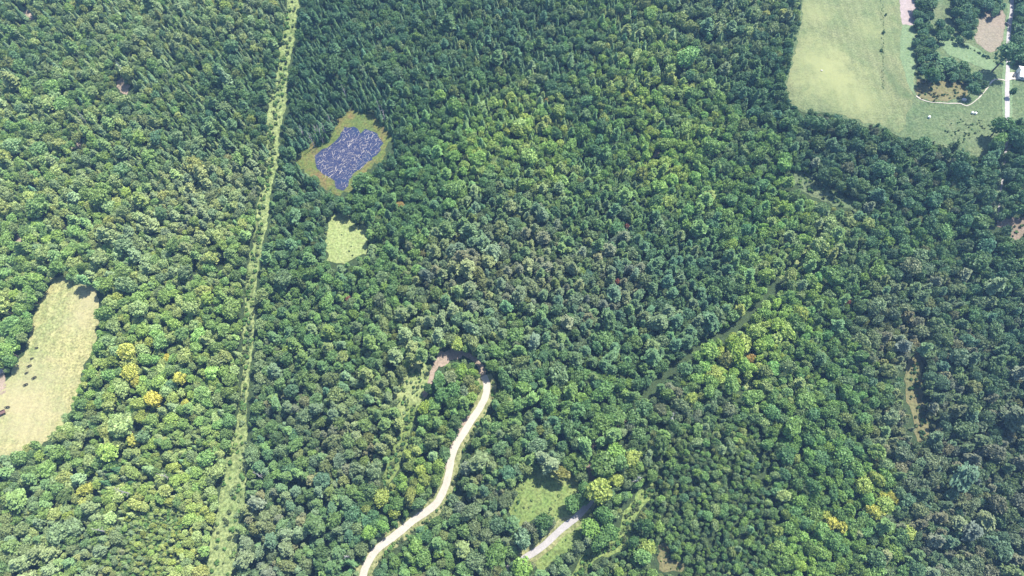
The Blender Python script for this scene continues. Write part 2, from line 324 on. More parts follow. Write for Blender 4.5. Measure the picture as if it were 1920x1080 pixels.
# ------------------------------------------------------------------ the ground and its covers
def ground_sheet():
    e = [-6000, -3000, -1600, -1000, -700]; ax = np.array(e + list(np.arange(-560, 561, 4.0)) + [-q for q in e[::-1]])
    ay = np.array([-6000, -2500, -1000, -400] + list(np.arange(-120, 561, 4.0)) + [800, 1300, 2500, 6500])
    gx, gy = np.meshgrid(ax, ay); z = terrain(gx, gy); nx, ny = len(ax), len(ay)
    v = np.stack([gx.ravel(), gy.ravel(), z.ravel()], 1)
    i = np.arange(nx * ny).reshape(ny, nx)
    f = np.stack([i[:-1, :-1].ravel(), i[:-1, 1:].ravel(), i[1:, 1:].ravel(), i[1:, :-1].ravel()], 1)
    o = link('ground', tomesh('ground', v, f), M['floor']); tag(o, kind='structure')
    for p in o.data.polygons: p.use_smooth = True
ground_sheet()
sheet('pasture', PASTURE, .12, M['pasture'], grow=7)
sheet('farm_meadow', FARM, .10, M['meadow'], grow=8)
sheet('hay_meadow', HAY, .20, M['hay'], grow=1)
sheet('tilled_strip', PINKSTRIP, .28, M['pink'], jag=.4)
sheet('green_strip', GREENSTRIP, .27, M['greenmeadow'], jag=.6)
sheet('brown_field', BROWNFIELD, .20, M['brown'])
sheet('small_meadow', SMALLMEADOW, .20, M['greenmeadow'])
sheet('scrub_meadow', SCRUBMEADOW, .20, M['scrub'])
sheet('marsh', MARSH, .12, M['marsh'], step=4, jag=2.2, grow=3)
sheet('pond_water', WATER, .20, M['water'], step=5, jag=1.0)
sheet('square_clearing', SQUARE, .12, M['square'], grow=2)
sheet('south_clearing', SOUTHGLADE, .12, M['glade'], grow=5)
sheet('bottom_clearing', BOTTOMCLEAR, .12, M['scrub'])
sheet('north_clearing', NORTHGLADE, .12, M['square'], grow=6)
sheet('east_clearing', EASTCLEAR, .12, M['meadow'], grow=3)
sheet('right_clearing', RIGHTCLEAR, .12, M['scrub'], grow=4)
sheet('edge_clearing', EDGECLEAR, .12, M['duskydirt'])
sheet('shrubland_grass', SHRUBLAND, .12, M['cut'])
for q in SOILS: sheet('bare_soil', q, .12, M['dirt'])
ribbon('cut_strip', [(a + 1, b, c + 7) for a, b, c in CUT], None, .14, M['cut'], jag=.8)
ribbon('path', PATH_E, None, .16, M['glade'], jag=.8)
ribbon('path', TRAIL_NE, None, .14, M['cut'], jag=.6)
ribbon('path', TRAIL_M, None, .14, M['cut'], jag=.6)
ribbon('path', [(a, b, c + 5) for a, b, c in TRACK_S], None, .14, M['glade'], jag=.8)
ribbon('road_verge', ROAD, 9.0, .16, M['verge'], jag=.9)
ribbon('road_bank', [(850,880),(853,858),(862,835),(876,808),(892,782)], 3.4, .22, M['dirt'], jag=.8, side=.95)
ribbon('road', ROAD, 3.6, .30, M['gravel'], jag=.12)
ribbon('track', LOOP, 2.6, .22, M['dirt'], jag=.5)
ribbon('road_verge', LANE[:8], 7.0, .18, M['verge'], jag=.8)
ribbon('road', LANE[:8], 3.1, .30, M['asphalt'], jag=.12)
ribbon('track', LANE[7:], 3.2, .22, M['duskydirt'], jag=.4)
ribbon('road_verge', COUNTY, 6.0, .26, M['greenmeadow'], jag=.5)
ribbon('road', COUNTY, None, .34, M['asphalt'], jag=.1)
ribbon('track', FARMTRACK, None, .34, M['gravel'], jag=.2)
sheet('driveway', [(1886,138),(1896,136),(1910,137),(1912,150),(1898,150),(1888,152)], .40, M['gravel'], jag=.3)

# ------------------------------------------------------------------ tree kinds
def quads(cn, nm, sz, asp=1.0, axis=None, r=rng):
    """square leaf clumps: centres, normals, sizes -> vertices and faces"""
    n = len(cn); nm = nm / (np.linalg.norm(nm, axis=1, keepdims=True) + 1e-9)
    a = r.normal(size=(n, 3)) if axis is None else axis
    u = np.cross(nm, a); u /= (np.linalg.norm(u, axis=1, keepdims=True) + 1e-9); w = np.cross(nm, u)
    sz = np.broadcast_to(np.asarray(sz).reshape(-1, 1), (n, 1))
    u = u * sz * .5; w = w * sz * .5 * asp
    k = r.uniform(.6, 1.25, (n, 4, 1))
    v = np.stack([cn + (-u - w) * k[:, 0], cn + (u - w) * k[:, 1], cn + (u + w) * k[:, 2], cn + (-u + w) * k[:, 3]], 1).reshape(-1, 3)
    return v, np.arange(4 * n).reshape(n, 4)
def ico(sub=1):
    bm = bmesh.new(); bmesh.ops.create_icosphere(bm, subdivisions=sub, radius=1)
    v = np.array([x.co[:] for x in bm.verts]); f = [[x.index for x in q.verts] for q in bm.faces]; bm.free(); return v, f
ICO1, ICO2 = ico(1), ico(2)
class Acc:
    def __init__(s): s.v = []; s.f = []; s.n = 0
    def add(s, v, f):
        s.v.append(np.asarray(v)); s.f += [tuple(int(i) + s.n for i in q) for q in f]; s.n += len(v)
    def mesh(s, name): return tomesh(name, np.concatenate(s.v), s.f)
def tube(acc, pts, rad, k=6):
    pts = [np.array(p, float) for p in pts]; v = []; f = []
    for i, p in enumerate(pts):
        t = pts[min(i + 1, len(pts) - 1)] - pts[max(i - 1, 0)]; t /= np.linalg.norm(t) + 1e-9
        a = np.cross(t, (0, 0, 1) if abs(t[2]) < .9 else (1, 0, 0)); a /= np.linalg.norm(a); b = np.cross(t, a)
        for j in range(k):
            q = 2 * math.pi * j / k; v.append(p + rad[i] * (a * math.cos(q) + b * math.sin(q)))
    for i in range(len(pts) - 1):
        for j in range(k): f.append((i*k + j, i*k + (j+1) % k, (i+1)*k + (j+1) % k, (i+1)*k + j))
    f.append(tuple(range(k - 1, -1, -1))); f.append(tuple((len(pts) - 1) * k + j for j in range(k)))
    acc.add(np.array(v), f)
def blob(acc, c, r, ic=ICO1, jit=.18, g=rng):
    v = ic[0] * (1 + g.uniform(-jit, jit, (len(ic[0]), 1))) * r + c; acc.add(v, ic[1])

def broadleaf(seed, R=4.0, Hh=14.0, lobes=18, lob=1.55, per=52, leaf=.62, flat=.95, open_=0.0):
    g = np.random.default_rng(seed); a = Acc(); zc = Hh - R * flat * 1.05
    n = lobes; i = np.arange(n) + .5
    ph = np.arccos(1 - 1.25 * i / n); th = math.pi * (1 + 5 ** .5) * i + g.uniform(0, 6)
    d = np.stack([np.cos(th) * np.sin(ph), np.sin(th) * np.sin(ph), np.cos(ph)], 1)
    skew = 1 + .22 * np.cos(th - g.uniform(0, 6)) * np.sin(ph)
    cs = d * (R - lob * .75) * g.uniform(.72, 1.12, (n, 1)) * skew[:, None]; cs[:, 2] *= flat * 1.15; cs[:, 2] += zc + g.uniform(-.5, .5, n)
    blob(a, np.array([0, 0, zc]), np.array([R * .62, R * .62, R * .62 * flat]), ICO2, .15, g)
    for c, dd in zip(cs, d):
        lr = lob * g.uniform(.72, 1.28)
        blob(a, c, lr * .64, ICO1, .25, g)
        m = int(per * lr / lob); q = g.normal(size=(m, 3)); q /= np.linalg.norm(q, axis=1, keepdims=True)
        q = q + dd * .55; q[:, 2] += .25; q /= np.linalg.norm(q, axis=1, keepdims=True)
        p = c + q * lr * g.uniform(.62, 1.28, (m, 1))
        v, f = quads(p, q + g.normal(size=(m, 3)) * .75, leaf * g.uniform(.6, 1.35, m), r=g); a.add(v, f)
    # skirt of lower foliage
    m = 90; th = g.uniform(0, 6.283, m); rr = R * g.uniform(.6, .95, m)
    p = np.stack([np.cos(th) * rr, np.sin(th) * rr, zc - R * g.uniform(.1, .75, m)], 1)
    v, f = quads(p, np.stack([np.cos(th), np.sin(th), np.full(m, .3)], 1) + g.normal(size=(m, 3)) * .4, leaf * 1.5, r=g); a.add(v, f)
    t = Acc(); b = g.uniform(-.4, .4, 2)
    tube(t, [(0, 0, -.8), (0, 0, .6), (b[0] * .5, b[1] * .5, zc * .5), (b[0], b[1], zc)], [.42, .3, .24, .14])
    for k in range(5):
        q = g.uniform(0, 6.28); z0 = zc * g.uniform(.5, .85)
        tube(t, [(b[0]*z0/zc, b[1]*z0/zc, z0), (math.cos(q) * R * .35, math.sin(q) * R * .35, z0 + 1.4), (math.cos(q) * R * .62, math.sin(q) * R * .62, z0 + 2.8)], [.13, .09, .04], 5)
    return a.mesh('crown'), t.mesh('trunk')
def pine(seed, R=3.6, Hh=17.0, tiers=8, sparse=0.0):
    """white pine: whorls of spreading plumes, a star from above"""
    g = np.random.default_rng(seed); a = Acc(); t = Acc()
    tube(t, [(0, 0, -.8), (0, 0, 1), (.1, .1, Hh * .5), (0, 0, Hh * .97)], [.36, .28, .2, .05])
    for k in range(tiers):
        f_ = k / (tiers - 1); z = Hh * (.40 + .57 * f_); rr = R * (1 - f_ ** 1.7 * .86) * (1 if k else .7)
        nb = int(round(7 - 3 * f_)); o = g.uniform(0, 6.28)
        for j in range(nb):
            q = o + 6.283 * j / nb + g.uniform(-.3, .3); L = rr * g.uniform(.65, 1.2)
            d = np.array([math.cos(q), math.sin(q), g.uniform(.05, .4) + f_ * .5]); base = np.array([0, 0, z + g.uniform(-.4, .4)])
            if k % 2 == 0: tube(t, [base, base + d * L * .5, base + d * L * .9], [.09, .06, .03], 4)
            m = int(15 + 17 * L / R); s = g.uniform(.25, 1.05, m) ** .8
            wd = .16 + .22 * L * np.sin(np.clip(s, 0, 1) * 2.6)
            p = base + d * (L * s)[:, None] + np.stack([-math.sin(q) * g.normal(size=m) * wd, math.cos(q) * g.normal(size=m) * wd, g.normal(size=m) * .18 + .12 - (L * s) * .02], 1)
            nm = np.stack([g.normal(size=m) * .55 + d[0] * .3, g.normal(size=m) * .55 + d[1] * .3, np.ones(m)], 1)
            v, f = quads(p, nm, g.uniform(.4, .85, m), 1.0, None, g); a.add(v, f)
            blob(a, base + d * L * .62 - np.array([0, 0, .12]), np.array([L * .27, L * .27, .34]), ICO1, .2, g)
    blob(a, np.array([0, 0, Hh * .66]), np.array([R * .3, R * .3, Hh * .24]), ICO1, .2, g)
    return a.mesh('crown'), t.mesh('trunk')
def spruce(seed, R=2.3, Hh=16.0, tiers=13):
    g = np.random.default_rng(seed); a = Acc(); t = Acc()
    tube(t, [(0, 0, -.8), (0, 0, 1), (0, 0, Hh * .98)], [.3, .24, .04])
    k = 10; prof = [(.12, .75), (.35, .66), (.6, .42), (.8, .22), (.97, .03)]; v = []; f = []
    for i, (zz, r_) in enumerate(prof):
        for j in range(k):
            q = 6.283 * j / k; r2 = R * r_ * g.uniform(.75, 1.0); v.append((math.cos(q) * r2, math.sin(q) * r2, Hh * zz))
    for i in range(len(prof) - 1):
        for j in range(k): f.append((i*k + j, i*k + (j+1) % k, (i+1)*k + (j+1) % k, (i+1)*k + j))
    a.add(np.array(v), f)
    for i in range(tiers):
        f_ = i / (tiers - 1); z = Hh * (.13 + .84 * f_); rr = R * (1 - f_) ** .85 + .15
        nb = int(13 - 7 * f_); o = g.uniform(0, 6.28)
        for j in range(nb):
            q = o + 6.283 * j / nb + g.uniform(-.2, .2); L = rr * g.uniform(.8, 1.18); m = 5
            s = np.linspace(.45, 1.0, m); c = np.stack([math.cos(q) * L * s, math.sin(q) * L * s, z - .35 * L * s * g.uniform(.6, 1.3)], 1) + g.normal(size=(m, 3)) * .08
            nm = np.stack([np.full(m, math.cos(q) * .55), np.full(m, math.sin(q) * .55), np.ones(m)], 1) + g.normal(size=(m, 3)) * .3
            vv, ff = quads(c, nm, g.uniform(.4, .7, m), r=g); a.add(vv, ff)
    vv, ff = quads(np.array([[0, 0, Hh]]), np.array([[1., 0, .2]]), .4, 2.0, r=g); a.add(vv, ff)
    return a.mesh('crown'), t.mesh('trunk')
def shrub(seed, R=1.2):
    g = np.random.default_rng(seed); a = Acc(); t = Acc()
    for k in range(6):
        q = g.uniform(0, 6.28); rr = R * g.uniform(.1, .75); c = np.array([math.cos(q) * rr, math.sin(q) * rr, R * g.uniform(.55, .95)]); lr = R * g.uniform(.38, .6)
        blob(a, c, lr * .75, ICO1, .2, g); m = 26; p = g.normal(size=(m, 3)); p /= np.linalg.norm(p, axis=1, keepdims=True); p[:, 2] = np.abs(p[:, 2])
        v, f = quads(c + p * lr * g.uniform(.8, 1.15, (m, 1)), p + g.normal(size=(m, 3)) * .4, g.uniform(.25, .5, m), r=g); a.add(v, f)
        tube(t, [(0, 0, -.3), c * .5, c], [.05, .04, .02], 4)
    return a.mesh('crown'), t.mesh('trunk')
def snag(seed, Hh=11.0):
    g = np.random.default_rng(seed); t = Acc(); b = g.uniform(-.6, .6, 2)
    tube(t, [(0, 0, -.8), (0, 0, 1), (b[0] * .5, b[1] * .5, Hh * .5), (b[0], b[1], Hh)], [.26, .2, .15, .04])
    for k in range(9):
        z = Hh * g.uniform(.3, .92); q = g.uniform(0, 6.28); L = g.uniform(.8, 2.3) * (1.2 - z / Hh); p = np.array([b[0] * z / Hh, b[1] * z / Hh, z])
        e = p + np.array([math.cos(q) * L, math.sin(q) * L, g.uniform(.1, .9)]); tube(t, [p, (p + e) / 2 + (0, 0, .1), e], [.07, .05, .02], 4)
    return t.mesh('trunk')
VAR = []   # (kind, crown mesh, trunk mesh, crown radius, height)
for i in range(8):
    g = random.Random(i); R = 4.0; hh = g.uniform(12.5, 15.5)
    VAR.append(('broadleaf_tree', *broadleaf(100 + i, R, hh, g.choice([14, 17, 20, 24]), g.uniform(1.25, 1.75), 52, g.uniform(.5, .7), g.uniform(.8, 1.15)), R, hh))
for i in range(5):
    g = random.Random(50 + i); hh = g.uniform(15.5, 18.5); VAR.append(('pine_tree', *pine(200 + i, 3.7, hh, g.choice([7, 8, 9])), 3.7, hh))
for i in range(4):
    g = random.Random(70 + i); hh = g.uniform(10, 12.5); VAR.append(('spruce_tree', *spruce(300 + i, 2.3, hh), 2.3, hh))
for i in range(3):
    VAR.append(('shrub', *shrub(400 + i, 1.3), 1.3, 2.0))
for k, c, t, _, _ in VAR:
    c.materials.append(M['needle'] if k in ('pine_tree', 'spruce_tree') else M['leaf']); t.materials.append(M['bark'])
IDX = {k: [i for i, v in enumerate(VAR) if v[0] == k] for k in ('broadleaf_tree', 'pine_tree', 'spruce_tree', 'shrub')}

TB = 2.0
TONES = {'dark green': (.030,.075,.030), 'mid green': (.052,.115,.040), 'bright green': (.085,.17,.045), 'lime green': (.125,.185,.055), 'golden yellow': (.20,.235,.06),
         'olive green': (.085,.115,.045), 'bluish green': (.036,.088,.052), 'grey green': (.075,.115,.072), 'mauve grey': (.080,.092,.080), 'pale green': (.15,.21,.10), 'rusty red': (.12,.055,.045), 'orange green': (.14,.125,.05)}
# what grows where: pixel, reach, tones, kinds (broadleaf, pine, spruce), crown size
Z = [(60,60,110,'BU M3 G U2 O',(.6,.1,.3),.85),(300,60,120,'G2 U2 M2 P',(.5,.1,.4),.85),(440,50,80,'P2 G2 M U',(.7,.1,.2),.85),(420,150,100,'U3 D M L',(.5,.1,.4),.85),
     (150,180,100,'M3 B U G O',(.7,.1,.2),.9),(60,300,110,'M2 B2 O P G',(.85,.1,.05),1.),(250,260,90,'M2 B G2 U',(.6,.2,.2),.9),(380,250,90,'U3 M2 D',(.6,.1,.3),.9),
     (180,400,100,'M B2 P2 G O',(.8,.2,0),1.),(340,370,80,'G3 P2 X',(.45,.55,0),.9),(420,330,60,'G3 P X',(.5,.5,0),.9),(300,480,90,'G2 M B P',(.7,.3,0),.95),
     (60,480,80,'M2 B2 P',(.9,.1,0),1.05),(40,620,60,'M3 B2',(1,0,0),1.1),(430,430,60,'M2 B G P',(.8,.2,0),.9),(400,560,80,'M2 B2 P',(.85,.1,.05),.9),
     (260,590,90,'B3 M2 L P',(.95,.05,0),.95),(350,700,90,'B2 M3 L G',(.85,.1,.05),.95),(240,720,80,'B3 L M P',(1,0,0),.95),(150,850,90,'M3 B P G',(.95,.05,0),1.),
     (300,830,90,'M2 B2 L G',(.75,.05,.2),.9),(80,970,100,'M3 G2 B U',(.8,.15,.05),1.),(250,920,70,'P M L3 B',(.7,0,.3),.8),(330,960,80,'L4 P2 B',(.85,.05,.1),.75),
     (110,1050,80,'G3 P X M',(.6,.4,0),1.),(380,870,60,'B L P M',(.85,.1,.05),.85),(590,90,80,'U4 D2 M',(.4,.1,.5),.85),(600,250,60,'D2 U3',(.2,.1,.7),.85),
     (700,190,50,'D2 U3',(.15,.15,.7),.95),(720,270,40,'D U2',(.2,.1,.7),.9),(760,80,100,'U3 M2 G',(.65,.1,.25),.85),(860,100,90,'U3 M2 O',(.5,.1,.4),.8),(800,220,80,'M3 U2 B',(.6,.1,.3),.9),
     (950,220,70,'B3 L2 P M',(.7,.05,.25),.9),(960,60,80,'U3 M G',(.5,.2,.3),.85),(880,290,70,'B4 L M',(.85,.05,.1),.95),(1010,290,80,'B3 L2 M O',(.8,.1,.1),.95),
     (1100,90,90,'U2 G M B',(.6,.1,.3),.85),(1190,130,80,'L3 B3 P O',(.75,.05,.2),.85),(1230,60,80,'B M G P U',(.7,.1,.2),.9),(1360,60,90,'G2 U2 M P',(.7,.15,.15),.9),
     (1430,150,70,'U4 D M',(.8,.1,.1),1.),(1300,220,80,'B2 M2 U G L',(.8,.1,.1),.9),(1120,240,70,'M2 U2 D B',(.7,.1,.2),.9),(1400,270,70,'M2 B U G',(.8,.1,.1),.95),(1250,310,70,'B3 L2 M',(.8,.1,.1),.9),
     (780,360,90,'M2 U2 D B',(.75,.2,.05),.95),(950,370,80,'U3 G2 M',(.6,.4,0),.9),(1100,400,90,'U2 M2 B G',(.6,.35,.05),.9),(1250,400,90,'M2 U2 G B',(.6,.35,.05),.9),(1400,380,80,'M2 B2 U',(.7,.25,.05),.95),
     (560,420,60,'U2 M2 D G',(.6,.3,.1),.9),(560,560,80,'M3 U B G',(.7,.25,.05),.9),(720,520,80,'M2 D B G',(.7,.3,0),.9),(860,520,90,'G3 M O X U',(.4,.6,0),.95),(1000,480,90,'G2 X2 U M O',(.3,.7,0),.95),
     (1150,520,80,'G X2 U2 M',(.35,.65,0),1.),(1290,500,80,'U3 D G M',(.4,.6,0),1.),(1230,460,50,'U2 D2',(.3,.7,0),1.),(860,610,80,'G3 P O B M',(.5,.5,0),.95),(980,640,80,'M2 G B U',(.6,.4,0),.95),
     (620,660,80,'M2 G U B',(.6,.4,0),.95),(700,740,80,'G2 M O B',(.5,.5,0),.95),(560,750,80,'G M2 X U',(.6,.4,0),.95),(520,860,80,'M2 B G U',(.65,.35,0),1.),(640,860,90,'G3 M X O',(.35,.65,0),1.),
     (500,990,90,'G3 X M U',(.3,.7,0),1.05),(620,1010,80,'M2 G U2',(.5,.5,0),1.05),(760,880,50,'B2 O M L',(.9,.1,0),1.),(700,940,60,'M3 B U',(.8,.2,0),1.05),(800,800,50,'O M2 B',(.8,.2,0),.95),(860,700,40,'O B M',(.9,.1,0),.85),
     (1060,620,80,'U2 X G M',(.4,.6,0),1.),(1000,740,80,'M3 U B G',(.7,.3,0),1.05),(940,850,80,'M2 U G O',(.6,.4,0),1.),(900,960,90,'G2 M2 X U',(.55,.45,0),1.),(830,1030,70,'M2 D G B',(.75,.25,0),1.),
     (1120,740,80,'M3 U B',(.8,.2,0),1.15),(1060,840,60,'M2 U G',(.7,.3,0),1.1),(1180,660,70,'M2 U2 D O',(.5,.5,0),1.05),(1270,600,80,'U3 G M',(.35,.65,0),1.05),(1200,800,60,'M2 G X D',(.7,.3,0),1.05),
     (1400,650,60,'B3 L4',(.98,.02,0),1.15),(1330,690,40,'B3 L2',(1,0,0),1.15),(1480,600,60,'B3 M2 L',(1,0,0),1.05),(1300,760,50,'M U X',(.8,.2,0),.9),(1480,720,70,'M2 B2 G P',(1,0,0),.95),
     (1350,880,110,'B2 G2 U2 M P',(.97,.03,0),.5),(1380,1000,90,'B2 G2 U2 M2',(.97,.03,0),.5),(1270,900,50,'M2 U2 O',(.97,.03,0),.55),(1520,820,70,'M2 B2 D U',(1,0,0),1.05),(1560,920,70,'M3 B D U',(1,0,0),1.),
     (1600,760,80,'M3 U B G',(.95,.05,0),.85),(1580,640,70,'M2 U2 G B',(.9,.1,0),.85),(1640,920,50,'B2 M2 L',(1,0,0),1.),(1550,1040,80,'B2 M3 L',(1,0,0),1.05),(1660,1040,60,'M2 B X U',(.8,.2,0),1.),
     (1680,620,60,'G2 X2 O',(.7,.3,0),.85),(1690,800,60,'G3 X O',(.7,.3,0),.85),(1780,960,90,'X2 G U2 D',(.55,.45,0),1.05),(1860,820,90,'X2 U2 G D',(.6,.4,0),1.05),(1850,1040,80,'X2 U2 D G',(.6,.4,0),1.05),
     (1800,680,70,'X2 U2 M',(.7,.3,0),1.),(1740,860,50,'X2 U D G',(.7,.3,0),1.05),(1880,620,80,'U3 X M',(.8,.2,0),1.),(1500,500,70,'M2 G B P',(.75,.25,0),.9),(1620,480,80,'M2 U2 B G',(.8,.2,0),.95),
     (1740,520,80,'G2 U2 X M',(.75,.25,0),.95),(1860,500,80,'U3 M G',(.85,.15,0),1.),(1600,280,80,'U4 M X',(.85,.1,.05),1.),(1700,330,90,'U4 D X M',(.85,.1,.05),1.),(1820,380,90,'U4 M X',(.85,.1,.05),1.),
     (1560,400,50,'G P2 M',(.8,.2,0),.9),(1740,430,80,'U3 M2 B',(.85,.15,0),1.),(1480,400,50,'M2 B O',(.8,.2,0),.95),(1780,80,80,'U4 D2',(.95,.05,0),1.15),(1920,60,60,'U3 D',(.9,.1,0),1.15),(1900,300,60,'U4 D',(.9,.1,0),1.05)]
KEY = {'D': 'dark green', 'M': 'mid green', 'B': 'bright green', 'L': 'lime green', 'Y': 'golden yellow', 'O': 'olive green', 'U': 'bluish green', 'G': 'grey green', 'X': 'mauve grey', 'P': 'pale green', 'R': 'rusty red', 'A': 'orange green'}
TN = list(TONES); TARR = np.array([TONES[k] for k in TN])
zx = np.array([z[0] for z in Z], float); zy = np.array([z[1] for z in Z], float); zs = np.array([z[2] for z in Z], float) * .62
zk = np.array([z[4] for z in Z]); zr = np.array([z[5] for z in Z]); zt = np.zeros((len(Z), len(TN)))
import re
for i, z in enumerate(Z):
    for ch, n in re.findall(r'([A-Z])(\d?)', z[3]): zt[i, TN.index(KEY[ch])] += int(n or 1)
zt /= zt.sum(1, keepdims=True)
for i, z in enumerate(Z):
    if z[0] < 460 and z[1] > 200 or z[0] < 420: zt[i, TN.index('pale green')] += .35; zt[i, TN.index('bright green')] += .12; zt[i, TN.index('grey green')] += .12
zt /= zt.sum(1, keepdims=True)
def zone(px, py):
    w = np.exp(-((px - zx) ** 2 + (py - zy) ** 2) / (2 * zs ** 2)) + 1e-9
    w = w ** 1.3; w /= w.sum()
    return w @ zt, w @ zk, float(w @ zr)

def blocked(bx, by, mx, my, rp):
    """True where a tree may not stand: base or crown seen inside an opening (groves excepted)"""
    b = np.zeros(np.shape(bx), bool); g = np.zeros(np.shape(bx), bool); e = rp * .75
    for G_ in GROVES: g |= inside(G_, mx, my) & inside(G_, mx - 5, my + 2) & inside(G_, mx + 5, my - 3)
    for P in OPEN_POLYS:
        ins = inside(P, bx, by) | inside(P, mx, my) | inside(P, mx - e, my) | inside(P, mx + e, my) | inside(P, mx, my - e) | inside(P, mx, my + e)
        if P is FARM: ins &= ~g
        b |= ins
    for L, k in OPEN_LINES:
        d, w = seg_dist(L, bx, by); b |= d < w * .5
        d, w = seg_dist(L, mx, my); b |= d < w * .5 + e * k
    return b

trees = []     # dict(x,y,z,kind,var,s,sz,rot,tone,tint,px,py,rpx,explicit)
cell = 4.0; grid = {}
def near(x, y, r, k=.7):
    n = int(math.ceil((r + 8.0) / cell)); ci, cj = int(x // cell), int(y // cell)
    for i in range(ci - n, ci + n + 1):
        for j in range(cj - n, cj + n + 1):
            for (X, Y, R_) in grid.get((i, j), ()):
                if (X - x) ** 2 + (Y - y) ** 2 < (k * (r + R_)) ** 2: return True
    return False
def put(x, y, kind, R, tone, hs=1.0, explicit=None, jitter=.13, stand=None):
    v = random.choice(IDX[kind]); k, c, t, R0, H0 = VAR[v]; s = R / R0
    sz = .9 * s ** .75 * hs * random.uniform(.88, 1.14)
    base = TONES[tone]; q = random.gauss(1, jitter); w = random.gauss(.20, .07)
    if stand is not None: base = tuple((.5 * a + .5 * b) * (stand[1] / .118) ** .3 for a, b in zip(base, stand))
    tint = tuple(max(.01, b * TB * q * (1 + w * e)) for b, e in zip(base, (1, 0, -1)))
    z = float(terrain(x, y)); mz = z + H0 * sz * .72
    px, py, dep = proj(x, y, mz)
    trees.append(dict(x=x, y=y, z=z, kind=kind, var=v, s=s, el=math.exp(random.gauss(0, .13)), sz=sz, rot=random.uniform(0, 6.283), tone=tone, tint=tint, px=float(px), py=float(py), r=R, rpx=R * FPX / float(dep), ex=explicit))
    grid.setdefault((int(x // cell), int(y // cell)), []).append((x, y, R))
# trees one can pick out: crown centre in the photograph, crown radius in pixels, tone, kind
SPEC = [(1125,920,21,'lime green'),(1075,944,15,'mid green'),(1096,917,13,'mid green'),(1184,861,16,'lime green'),(1158,899,12,'lime green'),(1107,991,17,'bright green'),(1130,1012,17,'mid green'),(1144,996,15,'mid green'),(1131,964,16,'mid green'),
        (1155,846,16,'bright green'),(1018,979,15,'dark green'),(1217,1027,13,'lime green'),(932,1035,21,'mid green'),(977,1068,19,'bright green'),(1187,1015,10,'dark green'),(1205,970,9,'olive green'),(1213,985,13,'dark green'),(1035,872,16,'grey green','pine_tree'),(1018,858,14,'grey green','pine_tree'),(1050,888,13,'olive green'),
        (1890,100,22,'bluish green'),(1831,162,11,'bluish green'),(1744,140,10,'dark green'),(1752,146,8,'bluish green'),(1818,66,7,'bluish green'),(1881,232,16,'dark green'),(1878,258,13,'mid green'),(1912,246,12,'dark green'),(1900,172,5,'dark green'),(1905,262,14,'bluish green'),
        (240,660,14,'golden yellow'),(243,700,13,'golden yellow'),(251,714,10,'golden yellow'),(286,748,14,'golden yellow'),(312,670,7,'golden yellow'),(336,710,12,'golden yellow'),(248,826,11,'golden yellow'),(160,916,12,'golden yellow'),(350,757,7,'golden yellow'),(262,784,9,'lime green'),(280,640,10,'lime green'),
        (1560,982,12,'golden yellow'),(1578,988,10,'golden yellow'),(1645,965,12,'golden yellow'),(1632,955,10,'golden yellow'),(1676,932,10,'golden yellow'),(1655,930,8,'golden yellow'),(1650,900,12,'lime green'),(1618,912,14,'lime green'),(1705,998,13,'lime green'),(1548,970,10,'lime green'),(1640,892,9,'lime green'),
        (1340,697,14,'lime green'),(1322,688,12,'bright green'),(1380,660,17,'bright green'),(1400,640,16,'lime green'),(1415,625,14,'lime green'),(1362,675,13,'olive green'),(1296,746,11,'lime green'),(1378,697,10,'bright green'),(1500,590,12,'lime green'),(1470,590,12,'bright green'),(1440,640,14,'bright green'),(1450,690,12,'bright green'),(1406,672,9,'orange green'),
        (1157,530,5,'rusty red'),(1176,425,5,'rusty red'),(652,560,5,'rusty red'),(1591,566,4,'rusty red'),(750,382,7,'orange green'),(1024,191,4,'orange green'),(857,645,11,'lime green'),
        (185,885,10,'grey green','spruce_tree'),(200,890,9,'dark green','spruce_tree'),(215,880,9,'dark green','spruce_tree'),(230,895,9,'grey green','spruce_tree'),(245,905,9,'dark green','spruce_tree'),(195,905,9,'dark green','spruce_tree'),
        (805,726,10,'dark green'),(822,716,12,'mid green'),(842,708,11,'grey green'),(862,698,11,'bright green'),(878,712,11,'olive green'),(850,730,13,'mid green'),(828,742,13,'mid green'),(868,735,12,'grey green'),(888,732,10,'olive green'),(848,757,11,'mid green'),(832,706,8,'grey green'),(884,700,8,'bright green'),(868,690,8,'bright green'),
        (716,986,12,'bright green'),(690,1000,14,'bright green'),(745,945,14,'mid green'),(765,852,10,'lime green'),(715,930,14,'lime green'),(740,960,11,'lime green'),(1420,400,10,'mid green')]
for q in SPEC:
    px, py, rp, tone = q[:4]; kind = q[4] if len(q) > 4 else 'broadleaf_tree'
    g0 = ground(px, py); _, _, dep = proj(g0[0], g0[1], 10.0); R = rp * float(dep) / FPX
    R0, H0 = VAR[IDX[kind][0]][3:]; hgt = H0 * .9 * (R / R0) ** .75 * .72
    g1 = ground(px, py, hgt); put(g1[0], g1[1], kind, R, tone, explicit=True, jitter=.06)
